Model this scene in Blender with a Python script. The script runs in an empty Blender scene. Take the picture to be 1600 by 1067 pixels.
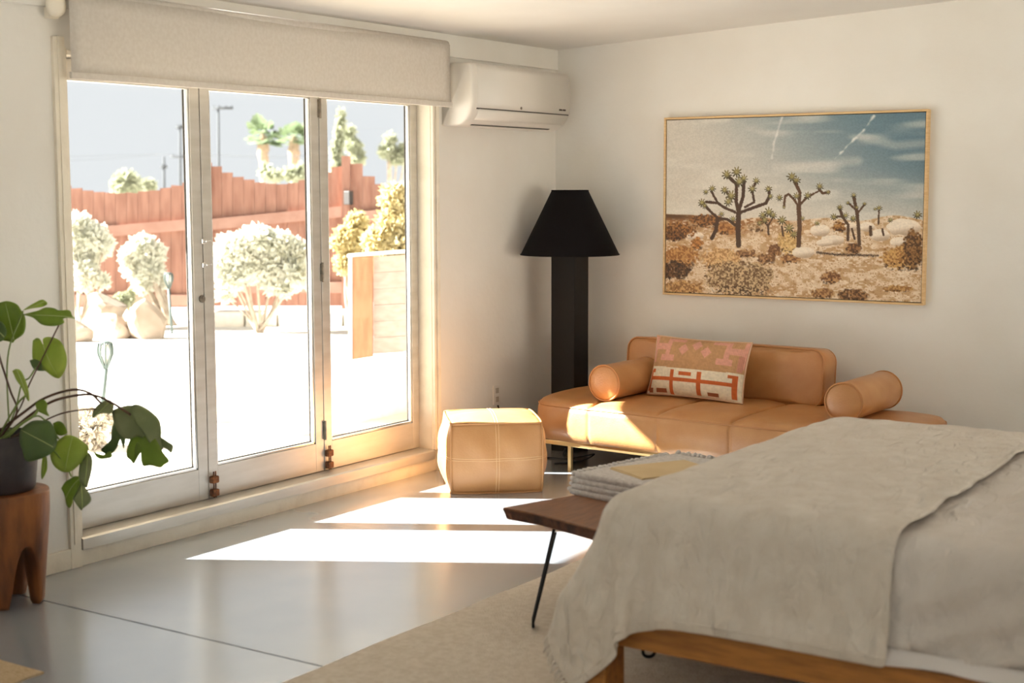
import bpy, bmesh, math, random
import numpy as np
from mathutils import Vector, Matrix, Quaternion
random.seed(7); RNG = np.random.default_rng(7)
SC = bpy.context.scene
COL = SC.collection
PI = math.pi

# ------------------------------------------------------------------ camera
YAW, PITCH, ROLL = math.radians(33.779), math.radians(6.011), math.radians(-0.163)
CAM = Vector((4.7937, -7.6560, 1.5600)); FPX = 2268.4
_r = Vector((math.cos(YAW), math.sin(YAW), 0))
FWD = Vector((-math.sin(YAW)*math.cos(PITCH), math.cos(YAW)*math.cos(PITCH), -math.sin(PITCH)))
_u = _r.cross(FWD)
RGT = _r*math.cos(ROLL) + _u*math.sin(ROLL)
UPV = -_r*math.sin(ROLL) + _u*math.cos(ROLL)
cd = bpy.data.cameras.new('camera'); cam = bpy.data.objects.new('camera', cd); COL.objects.link(cam)
cam.matrix_world = Matrix(((RGT.x, UPV.x, -FWD.x, CAM.x), (RGT.y, UPV.y, -FWD.y, CAM.y),
                           (RGT.z, UPV.z, -FWD.z, CAM.z), (0, 0, 0, 1)))
cd.sensor_width = 36; cd.lens = FPX/1600*36; cd.clip_end = 500; cd.clip_start = .05
cd.dof.use_dof = True; cd.dof.focus_distance = 7.6; cd.dof.aperture_fstop = 2.6
SC.camera = cam

# ------------------------------------------------------------------ world, sun, exposure
def lin(c): c /= 255.0; return c/12.92 if c <= .04045 else ((c+.055)/1.055)**2.4
def C(r, g, b): return (lin(r), lin(g), lin(b), 1)
w = bpy.data.worlds.new('world'); SC.world = w; w.use_nodes = True
w.node_tree.nodes['Background'].inputs[0].default_value = (.93, .95, .99, 1)
w.node_tree.nodes['Background'].inputs[1].default_value = 0.44
sd = bpy.data.lights.new('sun', 'SUN'); sd.energy = 23.5; sd.angle = math.radians(.6); sd.color = (1, .98, .945)
sun = bpy.data.objects.new('sun', sd); COL.objects.link(sun)
SUN = Vector((1, .59, -.750)).normalized()
sun.rotation_euler = SUN.to_track_quat('-Z', 'Y').to_euler()
SC.view_settings.view_transform = 'Standard'; SC.view_settings.look = 'None'
SC.view_settings.gamma = 1; SC.view_settings.use_curve_mapping = False
SC.view_settings.exposure = 1.09
SC.cycles.use_denoising = True
SC.cycles.max_bounces = 10; SC.cycles.diffuse_bounces = 7; SC.cycles.glossy_bounces = 4; SC.cycles.transparent_max_bounces = 12
SC.cycles.sample_clamp_indirect = 12; SC.cycles.caustics_reflective = False; SC.cycles.caustics_refractive = False

# ------------------------------------------------------------------ helpers
def at(px, py, ax=None, val=0.0, D=None):
    """photo pixel -> point on the plane axis=val, or at depth D along the view axis"""
    d = FWD + RGT*((px-800)/FPX) - UPV*((py-533.5)/FPX)
    t = D if D is not None else (val-CAM[ax])/d[ax]
    return CAM + d*t
MATS = {}
def mat(name, col, rough=.6, col2=None, scale=8, stretch=(1, 1, 1), bump=0, bscale=None, metal=0, spec=.5, coat=0,
        detail=4, sheen=0, crease=0, contrast=(.35, .65), trans=0, attr=None):
    if name in MATS: return MATS[name]
    m = bpy.data.materials.new(name); m.use_nodes = True; MATS[name] = m
    nt = m.node_tree; N = nt.nodes; L = nt.links; b = N['Principled BSDF']
    b.inputs['Roughness'].default_value = rough; b.inputs['Metallic'].default_value = metal
    b.inputs['Specular IOR Level'].default_value = spec; b.inputs['Coat Weight'].default_value = coat; b.inputs['Coat Roughness'].default_value = .22
    if sheen: b.inputs['Sheen Weight'].default_value = sheen; b.inputs['Sheen Roughness'].default_value = .5
    b.inputs['Base Color'].default_value = col
    tc = N.new('ShaderNodeTexCoord'); mp = N.new('ShaderNodeMapping'); mp.inputs['Scale'].default_value = stretch
    L.new(tc.outputs['Object'], mp.inputs[0])
    out = None
    if col2 is not None:
        n = N.new('ShaderNodeTexNoise'); n.inputs['Scale'].default_value = scale; n.inputs['Detail'].default_value = detail
        L.new(mp.outputs[0], n.inputs[0])
        r = N.new('ShaderNodeValToRGB'); r.color_ramp.elements[0].color = col; r.color_ramp.elements[1].color = col2
        r.color_ramp.elements[0].position, r.color_ramp.elements[1].position = contrast
        L.new(n.outputs[0], r.inputs[0]); out = r.outputs[0]
    if attr:
        a = N.new('ShaderNodeVertexColor'); a.layer_name = attr; out = a.outputs[0]
    if out is not None: L.new(out, b.inputs['Base Color'])
    if bump:
        n2 = N.new('ShaderNodeTexNoise'); n2.inputs['Scale'].default_value = bscale or scale*6; n2.inputs['Detail'].default_value = 3
        L.new(mp.outputs[0], n2.inputs[0])
        bp = N.new('ShaderNodeBump'); bp.inputs['Strength'].default_value = bump; bp.inputs['Distance'].default_value = .01
        L.new(n2.outputs[0], bp.inputs['Height']); L.new(bp.outputs[0], b.inputs['Normal'])
        if crease:
            n3 = N.new('ShaderNodeTexNoise'); n3.inputs['Scale'].default_value = 9; n3.inputs['Detail'].default_value = 5; n3.inputs['Distortion'].default_value = .8
            mp3 = N.new('ShaderNodeMapping'); mp3.inputs['Scale'].default_value = (2.2, .9, 1); mp3.inputs['Rotation'].default_value = (0, 0, .5)
            L.new(tc.outputs['Object'], mp3.inputs[0]); L.new(mp3.outputs[0], n3.inputs[0])
            b3 = N.new('ShaderNodeBump'); b3.inputs['Strength'].default_value = crease; b3.inputs['Distance'].default_value = .03
            L.new(n3.outputs[0], b3.inputs['Height']); L.new(b3.outputs[0], bp.inputs['Normal'])
    if trans:
        t = N.new('ShaderNodeBsdfTranslucent'); mx = N.new('ShaderNodeMixShader'); mx.inputs[0].default_value = trans
        if out is not None: L.new(out, t.inputs[0])
        else: t.inputs[0].default_value = col
        L.new(b.outputs[0], mx.inputs[1]); L.new(t.outputs[0], mx.inputs[2])
        L.new(mx.outputs[0], N['Material Output'].inputs[0])
    return m
def glass_mat():
    m = bpy.data.materials.new('clear_glass'); m.use_nodes = True; nt = m.node_tree; nt.nodes.remove(nt.nodes['Principled BSDF'])
    t = nt.nodes.new('ShaderNodeBsdfTransparent'); t.inputs[0].default_value = (.97, .98, .97, 1)
    g = nt.nodes.new('ShaderNodeBsdfGlossy'); g.inputs['Roughness'].default_value = .01
    lw = nt.nodes.new('ShaderNodeLayerWeight'); lw.inputs[0].default_value = .5
    pw = nt.nodes.new('ShaderNodeMath'); pw.operation = 'POWER'; pw.inputs[1].default_value = 5; nt.links.new(lw.outputs['Facing'], pw.inputs[0])
    f = nt.nodes.new('ShaderNodeMath'); f.operation = 'MULTIPLY_ADD'; f.inputs[1].default_value = .5; f.inputs[2].default_value = .012; nt.links.new(pw.outputs[0], f.inputs[0])
    mx = nt.nodes.new('ShaderNodeMixShader')
    nt.links.new(f.outputs[0], mx.inputs[0]); nt.links.new(t.outputs[0], mx.inputs[1]); nt.links.new(g.outputs[0], mx.inputs[2])
    nt.links.new(mx.outputs[0], nt.nodes['Material Output'].inputs[0]); return m

def origin(o):
    v = Vector((0, 0, 0))
    while o is not None: v += o.location; o = o.parent
    return v
def add(name, verts, faces, m, parent=None, smooth=False, local=False, loc=None, label=None):
    me = bpy.data.meshes.new(name)
    off = Vector((0, 0, 0)) if local else (origin(parent) if parent else Vector((0, 0, 0)))
    if loc is not None: off = off + Vector(loc)
    me.from_pydata([tuple(Vector(v)-off) for v in verts], [], [tuple(f) for f in faces]); me.validate()
    bm = bmesh.new(); bm.from_mesh(me); bmesh.ops.recalc_face_normals(bm, faces=bm.faces); bm.to_mesh(me); bm.free()
    o = bpy.data.objects.new(name, me); COL.objects.link(o); me.materials.append(m)
    if loc is not None: o.location = loc
    if parent: o.parent = parent
    if smooth: me.polygons.foreach_set('use_smooth', [True]*len(me.polygons))
    if label: o['label'] = label
    return o
def addbm(name, bm, m, parent=None, smooth=False, local=False, label=None, loc=None):
    bmesh.ops.recalc_face_normals(bm, faces=bm.faces)
    bm.verts.index_update()
    v = [x.co.copy() for x in bm.verts]; f = [[q.index for q in x.verts] for x in bm.faces]; bm.free()
    return add(name, v, f, m, parent, smooth, local, loc, label)
def bbox(bm, lo, hi, bev=0, seg=2, M=None):
    t = bmesh.new(); bmesh.ops.create_cube(t, size=1)
    for v in t.verts: v.co = Vector([lo[i]+(v.co[i]+.5)*(hi[i]-lo[i]) for i in range(3)])
    if bev: bmesh.ops.bevel(t, geom=list(t.edges), offset=bev, segments=seg, affect='EDGES', profile=.5)
    if M is not None: bmesh.ops.transform(t, matrix=M, verts=t.verts)
    me = bpy.data.meshes.new('tmp'); t.to_mesh(me); t.free(); bm.from_mesh(me); bpy.data.meshes.remove(me)
def box(name, lo, hi, m, parent=None, bev=.002, seg=2, local=False, label=None, M=None):
    bm = bmesh.new(); bbox(bm, lo, hi, bev, seg, M); return addbm(name, bm, m, parent, False, local, label)
def loft(loops, closed=True, caps=True):
    n = len(loops[0]); V = [p for l in loops for p in l]; F = []
    for i in range(len(loops)-1):
        for j in range(n if closed else n-1):
            a = i*n+j; b = i*n+(j+1) % n; F.append((a, b, b+n, a+n))
    if caps and closed:
        F.append(tuple(range(n-1, -1, -1))); F.append(tuple((len(loops)-1)*n+j for j in range(n)))
    return V, F
def tube_vf(pts, r, n=8, caps=True, closed=False):
    pts = [Vector(p) for p in pts]; R = r if isinstance(r, (list, tuple)) else [r]*len(pts)
    loops = []; nrm = None
    for i, p in enumerate(pts):
        if closed: t = (pts[(i+1) % len(pts)]-pts[i-1]).normalized()
        else: t = (pts[min(i+1, len(pts)-1)]-pts[max(i-1, 0)]).normalized()
        if nrm is None: nrm = t.orthogonal().normalized()
        nrm = (nrm-t*nrm.dot(t)).normalized(); bi = t.cross(nrm)
        loops.append([p+nrm*(R[i]*math.cos(2*PI*k/n))+bi*(R[i]*math.sin(2*PI*k/n)) for k in range(n)])
    if closed: loops.append(loops[0]); return loft(loops, True, False)
    return loft(loops, True, caps)
def tube(name, pts, r, m, parent=None, n=8, local=False, label=None, closed=False):
    V, F = tube_vf(pts, r, n, closed=closed); return add(name, V, F, m, parent, True, local, None, label)
def tubes(name, lst, m, parent=None, n=6, local=False, label=None):
    V = []; F = []
    for pts, r in lst:
        v, f = tube_vf(pts, r, n); k = len(V); V += v; F += [tuple(i+k for i in q) for q in f]
    return add(name, V, F, m, parent, True, local, None, label)
def lathe_vf(prof, cx=0, cy=0, n=32):
    loops = [[Vector((cx+r*math.cos(2*PI*k/n), cy+r*math.sin(2*PI*k/n), z)) for k in range(n)] for r, z in prof]
    return loft(loops, True, True)
def smooth_curve(P, n=24):
    P = [Vector(p) for p in P]; out = []
    Q = [P[0]*2-P[1]]+P+[P[-1]*2-P[-2]]
    for i in range(1, len(Q)-2):
        for k in range(n):
            t = k/n; a, b, c, d = Q[i-1], Q[i], Q[i+1], Q[i+2]
            out.append(.5*((2*b)+(c-a)*t+(2*a-5*b+4*c-d)*t*t+(3*b-a-3*c+d)*t**3))
    return out+[P[-1]]
def thing(name, label, cat, loc=(0, 0, 0), rz=0, group=None):
    o = bpy.data.objects.new(name, None); COL.objects.link(o); o.empty_display_size = .1
    o.location = loc; o.rotation_euler = (0, 0, rz); o['label'] = label; o['category'] = cat
    if group: o['group'] = group
    return o
def tag(o, label, cat, group=None, kind=None):
    o['label'] = label; o['category'] = cat
    if group: o['group'] = group
    if kind: o['kind'] = kind
    return o
def struct(o): o['kind'] = 'structure'; return o
def vnoise(shape, cells, seed=0):
    """smooth value noise on a grid"""
    g = np.random.default_rng(seed); a = g.random((cells[0]+3, cells[1]+3))
    y = np.linspace(0, cells[0], shape[0]); x = np.linspace(0, cells[1], shape[1])
    yi = np.clip(y.astype(int), 0, cells[0]); xi = np.clip(x.astype(int), 0, cells[1])
    fy = (y-yi)[:, None]; fx = (x-xi)[None, :]; fy = fy*fy*(3-2*fy); fx = fx*fx*(3-2*fx)
    p = a[yi][:, xi]; q = a[yi][:, xi+1]; r = a[yi+1][:, xi]; s = a[yi+1][:, xi+1]
    return (p*(1-fx)+q*fx)*(1-fy)+(r*(1-fx)+s*fx)*fy
def grid_vf(nu, nv, fn):
    V = [fn(i/nu, j/nv) for j in range(nv+1) for i in range(nu+1)]
    F = [(j*(nu+1)+i, j*(nu+1)+i+1, (j+1)*(nu+1)+i+1, (j+1)*(nu+1)+i) for j in range(nv) for i in range(nu)]
    return V, F
def colour_attr(o, cols):
    a = o.data.color_attributes.new('print', 'FLOAT_COLOR', 'POINT')
    a.data.foreach_set('color', np.concatenate([cols.reshape(-1, 3), np.ones((cols.size//3, 1))], 1).astype(np.float32).ravel())

# ------------------------------------------------------------------ materials
PLASTER = mat('plaster_cream', C(229, 227, 222), .85, C(223, 219, 212), 2.2, bump=.12, bscale=30, contrast=(.3, .7))
CEILM = mat('ceiling_white', C(228, 226, 222), .9, C(223, 220, 215), 1.5)
CONC = mat('polished_concrete', C(140, 148, 158), .25, C(154, 159, 164), 1.3, detail=6, spec=1.0, coat=1.0, bump=.03, bscale=5)
JOINT = mat('joint_dark', C(60, 55, 50), .9)
ALU = mat('brushed_aluminium', C(206, 202, 195), .42, C(194, 189, 180), 3, stretch=(1, 1, 6), metal=.55, bump=.04, bscale=60)
ALUB = mat('bright_aluminium', C(232, 230, 228), .2, metal=.85)
RUST = mat('rusted_steel', C(92, 58, 38), .6, C(150, 92, 52), 60, metal=.4, bump=.3)
HINGE = mat('dark_hinge', C(118, 108, 96), .5, C(150, 138, 122), 40, metal=.5)
PAINTW = mat('worn_white_paint', C(232, 224, 208), .6, C(216, 207, 190), 9, detail=8, contrast=(.5, .8), bump=.15)
BLINDM = mat('blind_fabric', C(224, 218, 210), .9, C(217, 210, 201), 60, bump=.05, bscale=300, trans=.22)
GLASS = glass_mat()
PLASTIC = mat('white_plastic', C(222, 218, 211), .32, C(218, 213, 205), 3)
DARKP = mat('dark_slot', C(70, 64, 58), .6)
GREYP = mat('grey_print', C(120, 112, 102), .6)
BLACKM = mat('black_lacquer', C(11, 8, 8), .5, C(15, 11, 10), 6, spec=.3)
SHADEM = mat('black_shade_linen', C(11, 7, 8), .9, C(15, 10, 11), 120, spec=.2, bump=.1, bscale=400)
LINING = mat('shade_lining', C(225, 215, 200), .8)
LEATH = mat('tan_leather', C(182, 124, 72), .36, C(198, 148, 98), 7, detail=6, bump=.12, bscale=120, contrast=(.25, .75))
LEATHP = mat('camel_leather', C(184, 128, 77), .42, C(199, 148, 97), 5, detail=6, bump=.12, bscale=90, contrast=(.25, .75))
PIPE = mat('leather_piping', C(186, 130, 80), .5)
STITCH = mat('stitch_thread', C(226, 186, 140), .7)
BRASS = mat('champagne_brass', C(216, 190, 136), .3, metal=.9)
OAKF = mat('pale_oak_frame', C(222, 190, 142), .5, C(208, 172, 122), 14, stretch=(1, 1, 8))
WALNUT = mat('walnut_slab', C(112, 70, 44), .38, C(140, 92, 58), 9, stretch=(6, 1, 6), detail=7, bump=.06)
BARK = mat('live_edge_bark', C(58, 36, 25), .7, C(104, 64, 40), 22, detail=6, bump=.5)
IRON = mat('black_iron', C(22, 18, 17), .5, metal=.5)
PINE = mat('honey_pine', C(178, 118, 54), .5, C(142, 90, 40), 7, stretch=(1, 8, 8), detail=6, contrast=(.4, .7))
LINEN = mat('sand_linen', C(226, 217, 205), .95, C(218, 207, 193), 14, bump=.25, bscale=420, sheen=.15, crease=1.0)
SHEETM = mat('pale_sheet', C(222, 214, 206), .9, C(214, 205, 196), 6, bump=.06, bscale=200, crease=.8)
RUGM = mat('woven_wool', C(216, 206, 192), .97, C(203, 191, 175), 45, detail=6, bump=.6, bscale=160)
MATM = mat('jute_weave', C(214, 192, 158), .95, C(176, 148, 112), 60, stretch=(1, 12, 1), bump=.5, bscale=80)
KNIT = mat('grey_white_cotton', C(214, 208, 204), .95, C(196, 189, 184), 60, bump=.5, bscale=120)
PAPER = mat('kraft_paper', C(214, 190, 148), .7, C(206, 180, 136), 6)
POTM = mat('charcoal_pot', C(50, 44, 46), .6, C(60, 53, 54), 20, bump=.1)
SOIL = mat('dark_soil', C(40, 30, 22), .95, C(58, 44, 32), 60, bump=.8)
LEAF = mat('leaf_green', C(126, 152, 58), .38, C(142, 166, 72), 12, trans=.5)
LEAFD = mat('leaf_dark', C(82, 106, 58), .3, C(94, 118, 64), 10, trans=.3)
LEAFL = mat('leaf_light', C(180, 196, 104), .42, C(164, 184, 90), 10, trans=.55)
LEAFO = mat('leaf_olive', C(152, 160, 116), .45, C(132, 144, 98), 10, trans=.4)
STEMG = mat('stem_green', C(120, 140, 70), .5)
STEMB = mat('stem_brown', C(88, 62, 44), .5)
TEAK = mat('teak_stump', C(156, 94, 46), .45, C(84, 46, 22), 5, stretch=(3, 3, .7), detail=8, contrast=(.32, .7), bump=.15)
GROUNDM = mat('pale_gravel', C(220, 215, 208), .95, C(208, 202, 193), 9, detail=8, bump=.4, bscale=60)
PAVEM = mat('patio_stone', C(214, 200, 180), .85, C(202, 186, 162), 3, bump=.1)
STUCCO = mat('white_stucco', C(232, 226, 216), .9, C(224, 217, 206), 20, bump=.3, bscale=80)
REDW = mat('red_fence_wood', C(158, 116, 99), .85, C(138, 97, 81), 5, stretch=(3, 3, .5), detail=5)
REDL = mat('faded_rail_wood', C(172, 134, 118), .85, C(160, 120, 104), 5)
PLANKM = mat('greyed_plank', C(166, 150, 138), .85, C(152, 136, 124), 6, stretch=(2, .5, 4))
SAGE = mat('sage_foliage', C(218, 218, 204), .9, C(232, 230, 218), 4, trans=.5)
YELL = mat('yellow_foliage', C(214, 202, 160), .9, C(200, 186, 138), 4, trans=.4)
TREEF = mat('dusty_foliage', C(160, 164, 136), .9, C(180, 181, 156), 3, trans=.35)
PALMF = mat('palm_green', C(112, 128, 94), .8, C(132, 146, 112), 6, trans=.3)
THATCH = mat('palm_thatch', C(160, 138, 114), .95, C(138, 116, 94), 10)
TRUNKM = mat('grey_bark', C(190, 176, 158), .9, C(160, 144, 126), 12)
ROCKM = mat('pale_granite', C(170, 156, 140), .95, C(152, 134, 116), 4, detail=8, bump=.5, bscale=14)
STEELG = mat('grey_steel', C(84, 96, 92), .6)
POLEM = mat('grey_pole_wood', C(70, 72, 74), .9)
WIREM = mat('dark_cable', C(48, 50, 52), .8)

# ------------------------------------------------------------------ setting: room shell
XR, YB = 6.3, -9.8           # right wall, rear wall
Y0, Y1 = -3.72, -1.29        # door opening along the window wall
ZH = 2.12                    # door head
def zc(x): return 2.4+.05*x  # ceiling rises gently away from the window wall
T = .14
fl = struct(box('floor', (-.02, YB, -.10), (XR, 0, -.02), JOINT, bev=0))
for lo, hi in (((-.02, YB, -.03), (XR, -6.9, 0)), ((-.02, -6.894, -.03), (XR, -4.155, 0)), ((-.02, -4.149, -.03), (XR, 0, 0))):
    box('slab', lo, hi, CONC, fl, bev=.002, seg=1)
bm = bmesh.new()
bbox(bm, (-T, YB-T, -.1), (0, Y0-.03, 2.45)); bbox(bm, (-T, Y1+.03, -.1), (0, T, 2.45)); bbox(bm, (-T, Y0-.03, ZH), (0, Y1+.03, 2.45))
struct(addbm('wall_left', bm, PLASTER))
def poly_wall(name, y0, y1, holes=()):
    bm = bmesh.new(); xs = sorted({-T, XR+T, *[h for q in holes for h in q[:2]]})
    for a, b in zip(xs[:-1], xs[1:]):
        h = [q for q in holes if q[0] <= a+1e-6 and q[1] >= b-1e-6]
        segs = [(-.1, h[0][2]), (h[0][3], None)] if h else [(-.1, None)]
        for z0, z1 in segs:
            za, zb = (z1, z1) if z1 is not None else (zc(max(a, 0))+.03, zc(b)+.03)
            vs = [bm.verts.new(p) for p in ((a, y0, z0), (b, y0, z0), (b, y1, z0), (a, y1, z0), (a, y0, za), (b, y0, zb), (b, y1, zb), (a, y1, za))]
            for f in ((0, 1, 2, 3), (4, 5, 6, 7), (0, 1, 5, 4), (1, 2, 6, 5), (2, 3, 7, 6), (3, 0, 4, 7)): bm.faces.new([vs[i] for i in f])
    return struct(addbm(name, bm, PLASTER))
poly_wall('wall_back', 0, T)
poly_wall('wall_rear', YB-T, YB, [(.8, 5.4, .85, 2.1)])  # opening added in this unseen wall to let in fill light
bm = bmesh.new()
WR = (-4.4, -.35, .35, 2.4)   # glazed opening added in the unseen right wall for fill light
for lo, hi in (((XR, YB, -.1), (XR+T, WR[0], 2.8)), ((XR, WR[1], -.1), (XR+T, 0, 2.8)), ((XR, WR[0], -.1), (XR+T, WR[1], WR[2])), ((XR, WR[0], WR[3]), (XR+T, WR[1], 2.8))): bbox(bm, lo, hi)
struct(addbm('wall_right', bm, PLASTER))
V = [(-.0, YB, zc(0)), (XR, YB, zc(XR)), (XR, 0, zc(XR)), (0, 0, zc(0)), (0, YB, zc(0)+.12), (XR, YB, zc(XR)+.12), (XR, 0, zc(XR)+.12), (0, 0, zc(0)+.12)]
struct(add('ceiling', V, [(0, 1, 2, 3), (4, 5, 6, 7), (0, 1, 5, 4), (1, 2, 6, 5), (2, 3, 7, 6), (3, 0, 4, 7)], CEILM))
def fill_win(name, axis, lo, hi):       # plain framed window added to the unseen walls to brighten the room
    r = bpy.data.objects.new(name, None); COL.objects.link(r); struct(r)
    a = 1-axis; m = [(lo[i]+hi[i])/2 for i in range(3)]
    def bar(l, h): box('fill_window_frame', l, h, ALU, r)
    t = .05
    for z in ((lo[2], lo[2]+t), (hi[2]-t, hi[2])): bar((lo[0], lo[1], z[0]), (hi[0], hi[1], z[1]))
    for q in (lo[a], m[a]-t/2, hi[a]-t):
        l = list(lo); h = list(hi); l[a] = q; h[a] = q+t; bar(l, h)
    l = list(lo); h = list(hi); l[axis] = m[axis]-.003; h[axis] = m[axis]+.003; box('pane', l, h, GLASS, r, bev=0)
fill_win('fill_window_1', 0, (XR+.05, WR[0], WR[2]), (XR+.10, WR[1], WR[3]))
fill_win('fill_window_2', 1, (.8, YB-.10, .85), (5.4, YB-.05, 2.1))
# shallow roof eave over the doors; its edge ends the sun patches
V = [(-1.05, -10.5, 2.40), (-.14, -10.5, 2.46), (-.14, 1.2, 2.46), (-2.05, 1.2, 2.40), (-1.05, -10.5, 2.56), (XR+.2, -10.5, 2.90), (XR+.2, 1.2, 2.90), (-2.05, 1.2, 2.56)]
struct(add('roof', V, [(0, 1, 2, 3), (4, 5, 6, 7), (3, 0, 4, 7), (0, 1, 5, 4), (2, 3, 7, 6)], STUCCO))
struct(box('wall_bounce_fill', (XR+5.0, -13, -.1), (XR+5.2, 3, 1.9), mat('bounce_plaster', C(206, 198, 186), .9, C(196, 187, 174), 4, bump=.2), bev=.02))  # unseen wall added outside to bounce sunlight through the right opening
# header board, casing, threshold, baseboard
struct(box('trim_1', (0, YB, 2.28), (.018, 0, 2.41), PLASTER, bev=.003))
bm = bmesh.new()
bbox(bm, (-.002, -3.79, 0), (.016, -3.735, ZH+.05), .002); bbox(bm, (-.14, -3.75, .0), (.006, Y0, ZH+.01), .001); bbox(bm, (-.002, -3.772, .1), (.021, -3.752, ZH+.05), .001)
struct(addbm('trim_2', bm, PAINTW))
bm = bmesh.new()
bbox(bm, (-.14, Y1, .12), (.004, Y1+.03, ZH+.01), .001); bbox(bm, (-.002, Y1+.004, .12), (.020, Y1+.022, ZH+.05), .001); bbox(bm, (-.002, Y1+.028, 0), (.028, Y1+.052, ZH+.05), .002)
struct(addbm('trim_3', bm, PAINTW))
struct(box('trim_4', (-.14, Y0, ZH-.02), (.01, Y1, ZH), PAINTW))
struct(box('trim_5', (-.14, Y0-.03, -.02), (.002, Y1+.04, .072), PAINTW, bev=.003))
V, F = loft([[Vector((x, y, z)) for x, z in ((-.15, .07), (.022, .07), (.022, .115), (.012, .121), (-.15, .126))] for y in (Y0-.012, Y1-.002)])
struct(add('trim_6', V, F, ALU))
struct(box('baseboard_left', (0, YB, 0), (.014, -3.76, .085), PAINTW, bev=.003))

# ------------------------------------------------------------------ three glazed door leaves
def hinge(y, z, p, x=-.078, h=.085, m=None):
    bm = bmesh.new()
    bbox(bm, (x-.008, y-.010, z), (x, y+.010, z+h), .001)
    v, f = tube_vf([(x+.002, y, z-.004), (x+.002, y, z+h+.004)], .006, 8)
    k = [bm.verts.new(q) for q in v]
    for q in f: bm.faces.new([k[i] for i in q])
    addbm('hinge', bm, m or HINGE, p)
def floor_bracket(y, z, p):
    bm = bmesh.new()
    for dz in (0, .062): bbox(bm, (-.087, y, z+dz), (-.058, y+.042, z+dz+.034), .006)
    for dy in (.014, .026):
        v, f = tube_vf([(-.068, y+dy, z-.006), (-.068, y+dy, z+.118)], .0035, 6)
        k = [bm.verts.new(q) for q in v]
        for q in f: bm.faces.new([k[i] for i in q])
    addbm('floor_bracket', bm, RUST, p, label='rusted steel pivot bracket')
def door(n, ya, yb, sl, sr):
    r = bpy.data.objects.new('door_%d' % n, None); COL.objects.link(r); struct(r); r.location = (-.105, (ya+yb)/2, .126)
    xi, xo = -.085, -.125; g = .0025; ya += g; yb -= g; zb, zt = .126, ZH-.022
    box('stile', (xo, ya, zb), (xi, ya+sl, zt), ALU, r); box('stile', (xo, yb-sr, zb), (xi, yb, zt), ALU, r)
    box('bottom_rail', (xo, ya+sl, zb), (xi, yb-sr, .272), ALU, r); box('top_rail', (xo, ya+sl, zt-.09), (xi, yb-sr, zt), ALU, r)
    a, b = ya+sl, yb-sr
    box('glazing_bead', (-.112, b-.012, .272), (-.09, b, zt-.09), ALUB, r, bev=.003)
    box('glazing_bead', (-.112, a, .272), (-.09, a+.010, zt-.09), ALUB, r, bev=.003)
    box('glazing_bead', (-.112, a, .272), (-.09, b, .283), ALUB, r, bev=.003)
    box('gasket', (-.116, b-.016, .28), (-.111, b-.011, zt-.09), DARKP, r, bev=0)
    box('gasket', (-.116, a, .282), (-.111, b, .287), DARKP, r, bev=0)
    box('pane', (-.107, a+.004, .276), (-.102, b-.004, zt-.085), GLASS, r, bev=0)
    return r
d1 = door(1, Y0, -2.907, .06, .059); d2 = door(2, -2.907, -2.093, .058, .061); d3 = door(3, -2.093, Y1, .058, .058)
for px, py in ((317, 377), (318, 414)):
    q = at(px, py, 0, -.085); bm = bmesh.new(); bbox(bm, (-.086, q.y-.014, q.z-.012), (-.076, q.y+.012, q.z+.012), .003); bbox(bm, (-.08, q.y, q.z-.004), (-.064, q.y+.034, q.z+.004), .002)
    addbm('latch', bm, ALUB, d1, label='worn bright metal latch')
q = at(315, 467, 0, -.085); V, F = lathe_vf([(.001, .0), (.017, .0), (.017, .008), (.010, .010), (.001, .006)], n=20)
add('lock', [Vector((-.085+v.z, q.y+v.x, q.z+v.y)) for v in V], F, HINGE, d1, True, label='round key lock')
floor_bracket(-2.905, .135, d2); floor_bracket(-2.091, .135, d3)
for py in (170, 425, 672):
    hinge(-2.093, at(507, py, 0, -.085).z-.045, d3, h=.09)

# ------------------------------------------------------------------ daybed
DBZ = .16; th = math.radians(-3.6)
db = thing('daybed', 'long tan leather daybed with slim brass frame in front of the picture wall', 'daybed', (1.466, -.538, 0), th)
HX, HY, RC = 1.09, .425, .20
seams = [-1.09+.436*k for k in range(1, 5)]
def hy(x):
    e = abs(x)-(HX-RC); return HY if e <= 0 else HY-RC+math.sqrt(max(RC*RC-e*e, 0))
xs = sorted(set([round(v, 4) for v in np.linspace(-HX+.004, HX-.004, 90)]+[round(s+d, 4) for s in seams for d in (-.03, -.018, -.010, -.005, 0, .005, .010, .018, .03)]+[round(s*e, 4) for s in (-1, 1) for e in (HX-.03, HX-.015, HX-.008)]))
def seat_loop(x, k=1.0, dz=0.0):
    h = hy(x); g = max(math.exp(-((x-s)/.010)**2) for s in seams); g2 = max(math.exp(-((x-s)/.06)**2) for s in seams)
    wr = .003*math.sin(x*9+1)+.002*math.sin(x*23)
    fr = h-.004*g
    half = [(fr-.035, DBZ), (fr-.012, DBZ+.012), (fr+.006, DBZ+.06), (fr+.010-.006*g2, DBZ+.11), (fr+.004, DBZ+.17), (fr-.001, .352), (fr-.008, .358), (fr-.008, .362),
            (fr-.016, .372-.004*g), (fr-.05, .386-.012*g-.004*g2), (fr-.12, .396-.020*g-.006*g2+wr), (fr-.22, .401-.022*g-.007*g2+wr), (0.02, .403-.022*g-.007*g2)]
    e = max(0, (abs(x)-(HX-.06))/.06); drop = .03*e*e
    P = [(-y, z-(drop if z > .34 else 0)) for y, z in half]+[(y, z-(drop if z > .34 else 0)) for y, z in half[::-1]]
    return [Vector((x, y*k, z)) for y, z in P]
V, F = loft([seat_loop(x) for x in xs])
seat = add('seat', V, F, LEATH, db, True, True)
def ring_at(z, ins):
    P = []
    for s in (-1, 1):
        R = [x for x in np.linspace(-HX+.004, HX-.004, 80)]
        for x in (R if s < 0 else R[::-1]): P.append(Vector((x, s*(hy(x)-ins), z)))
    return P
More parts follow.
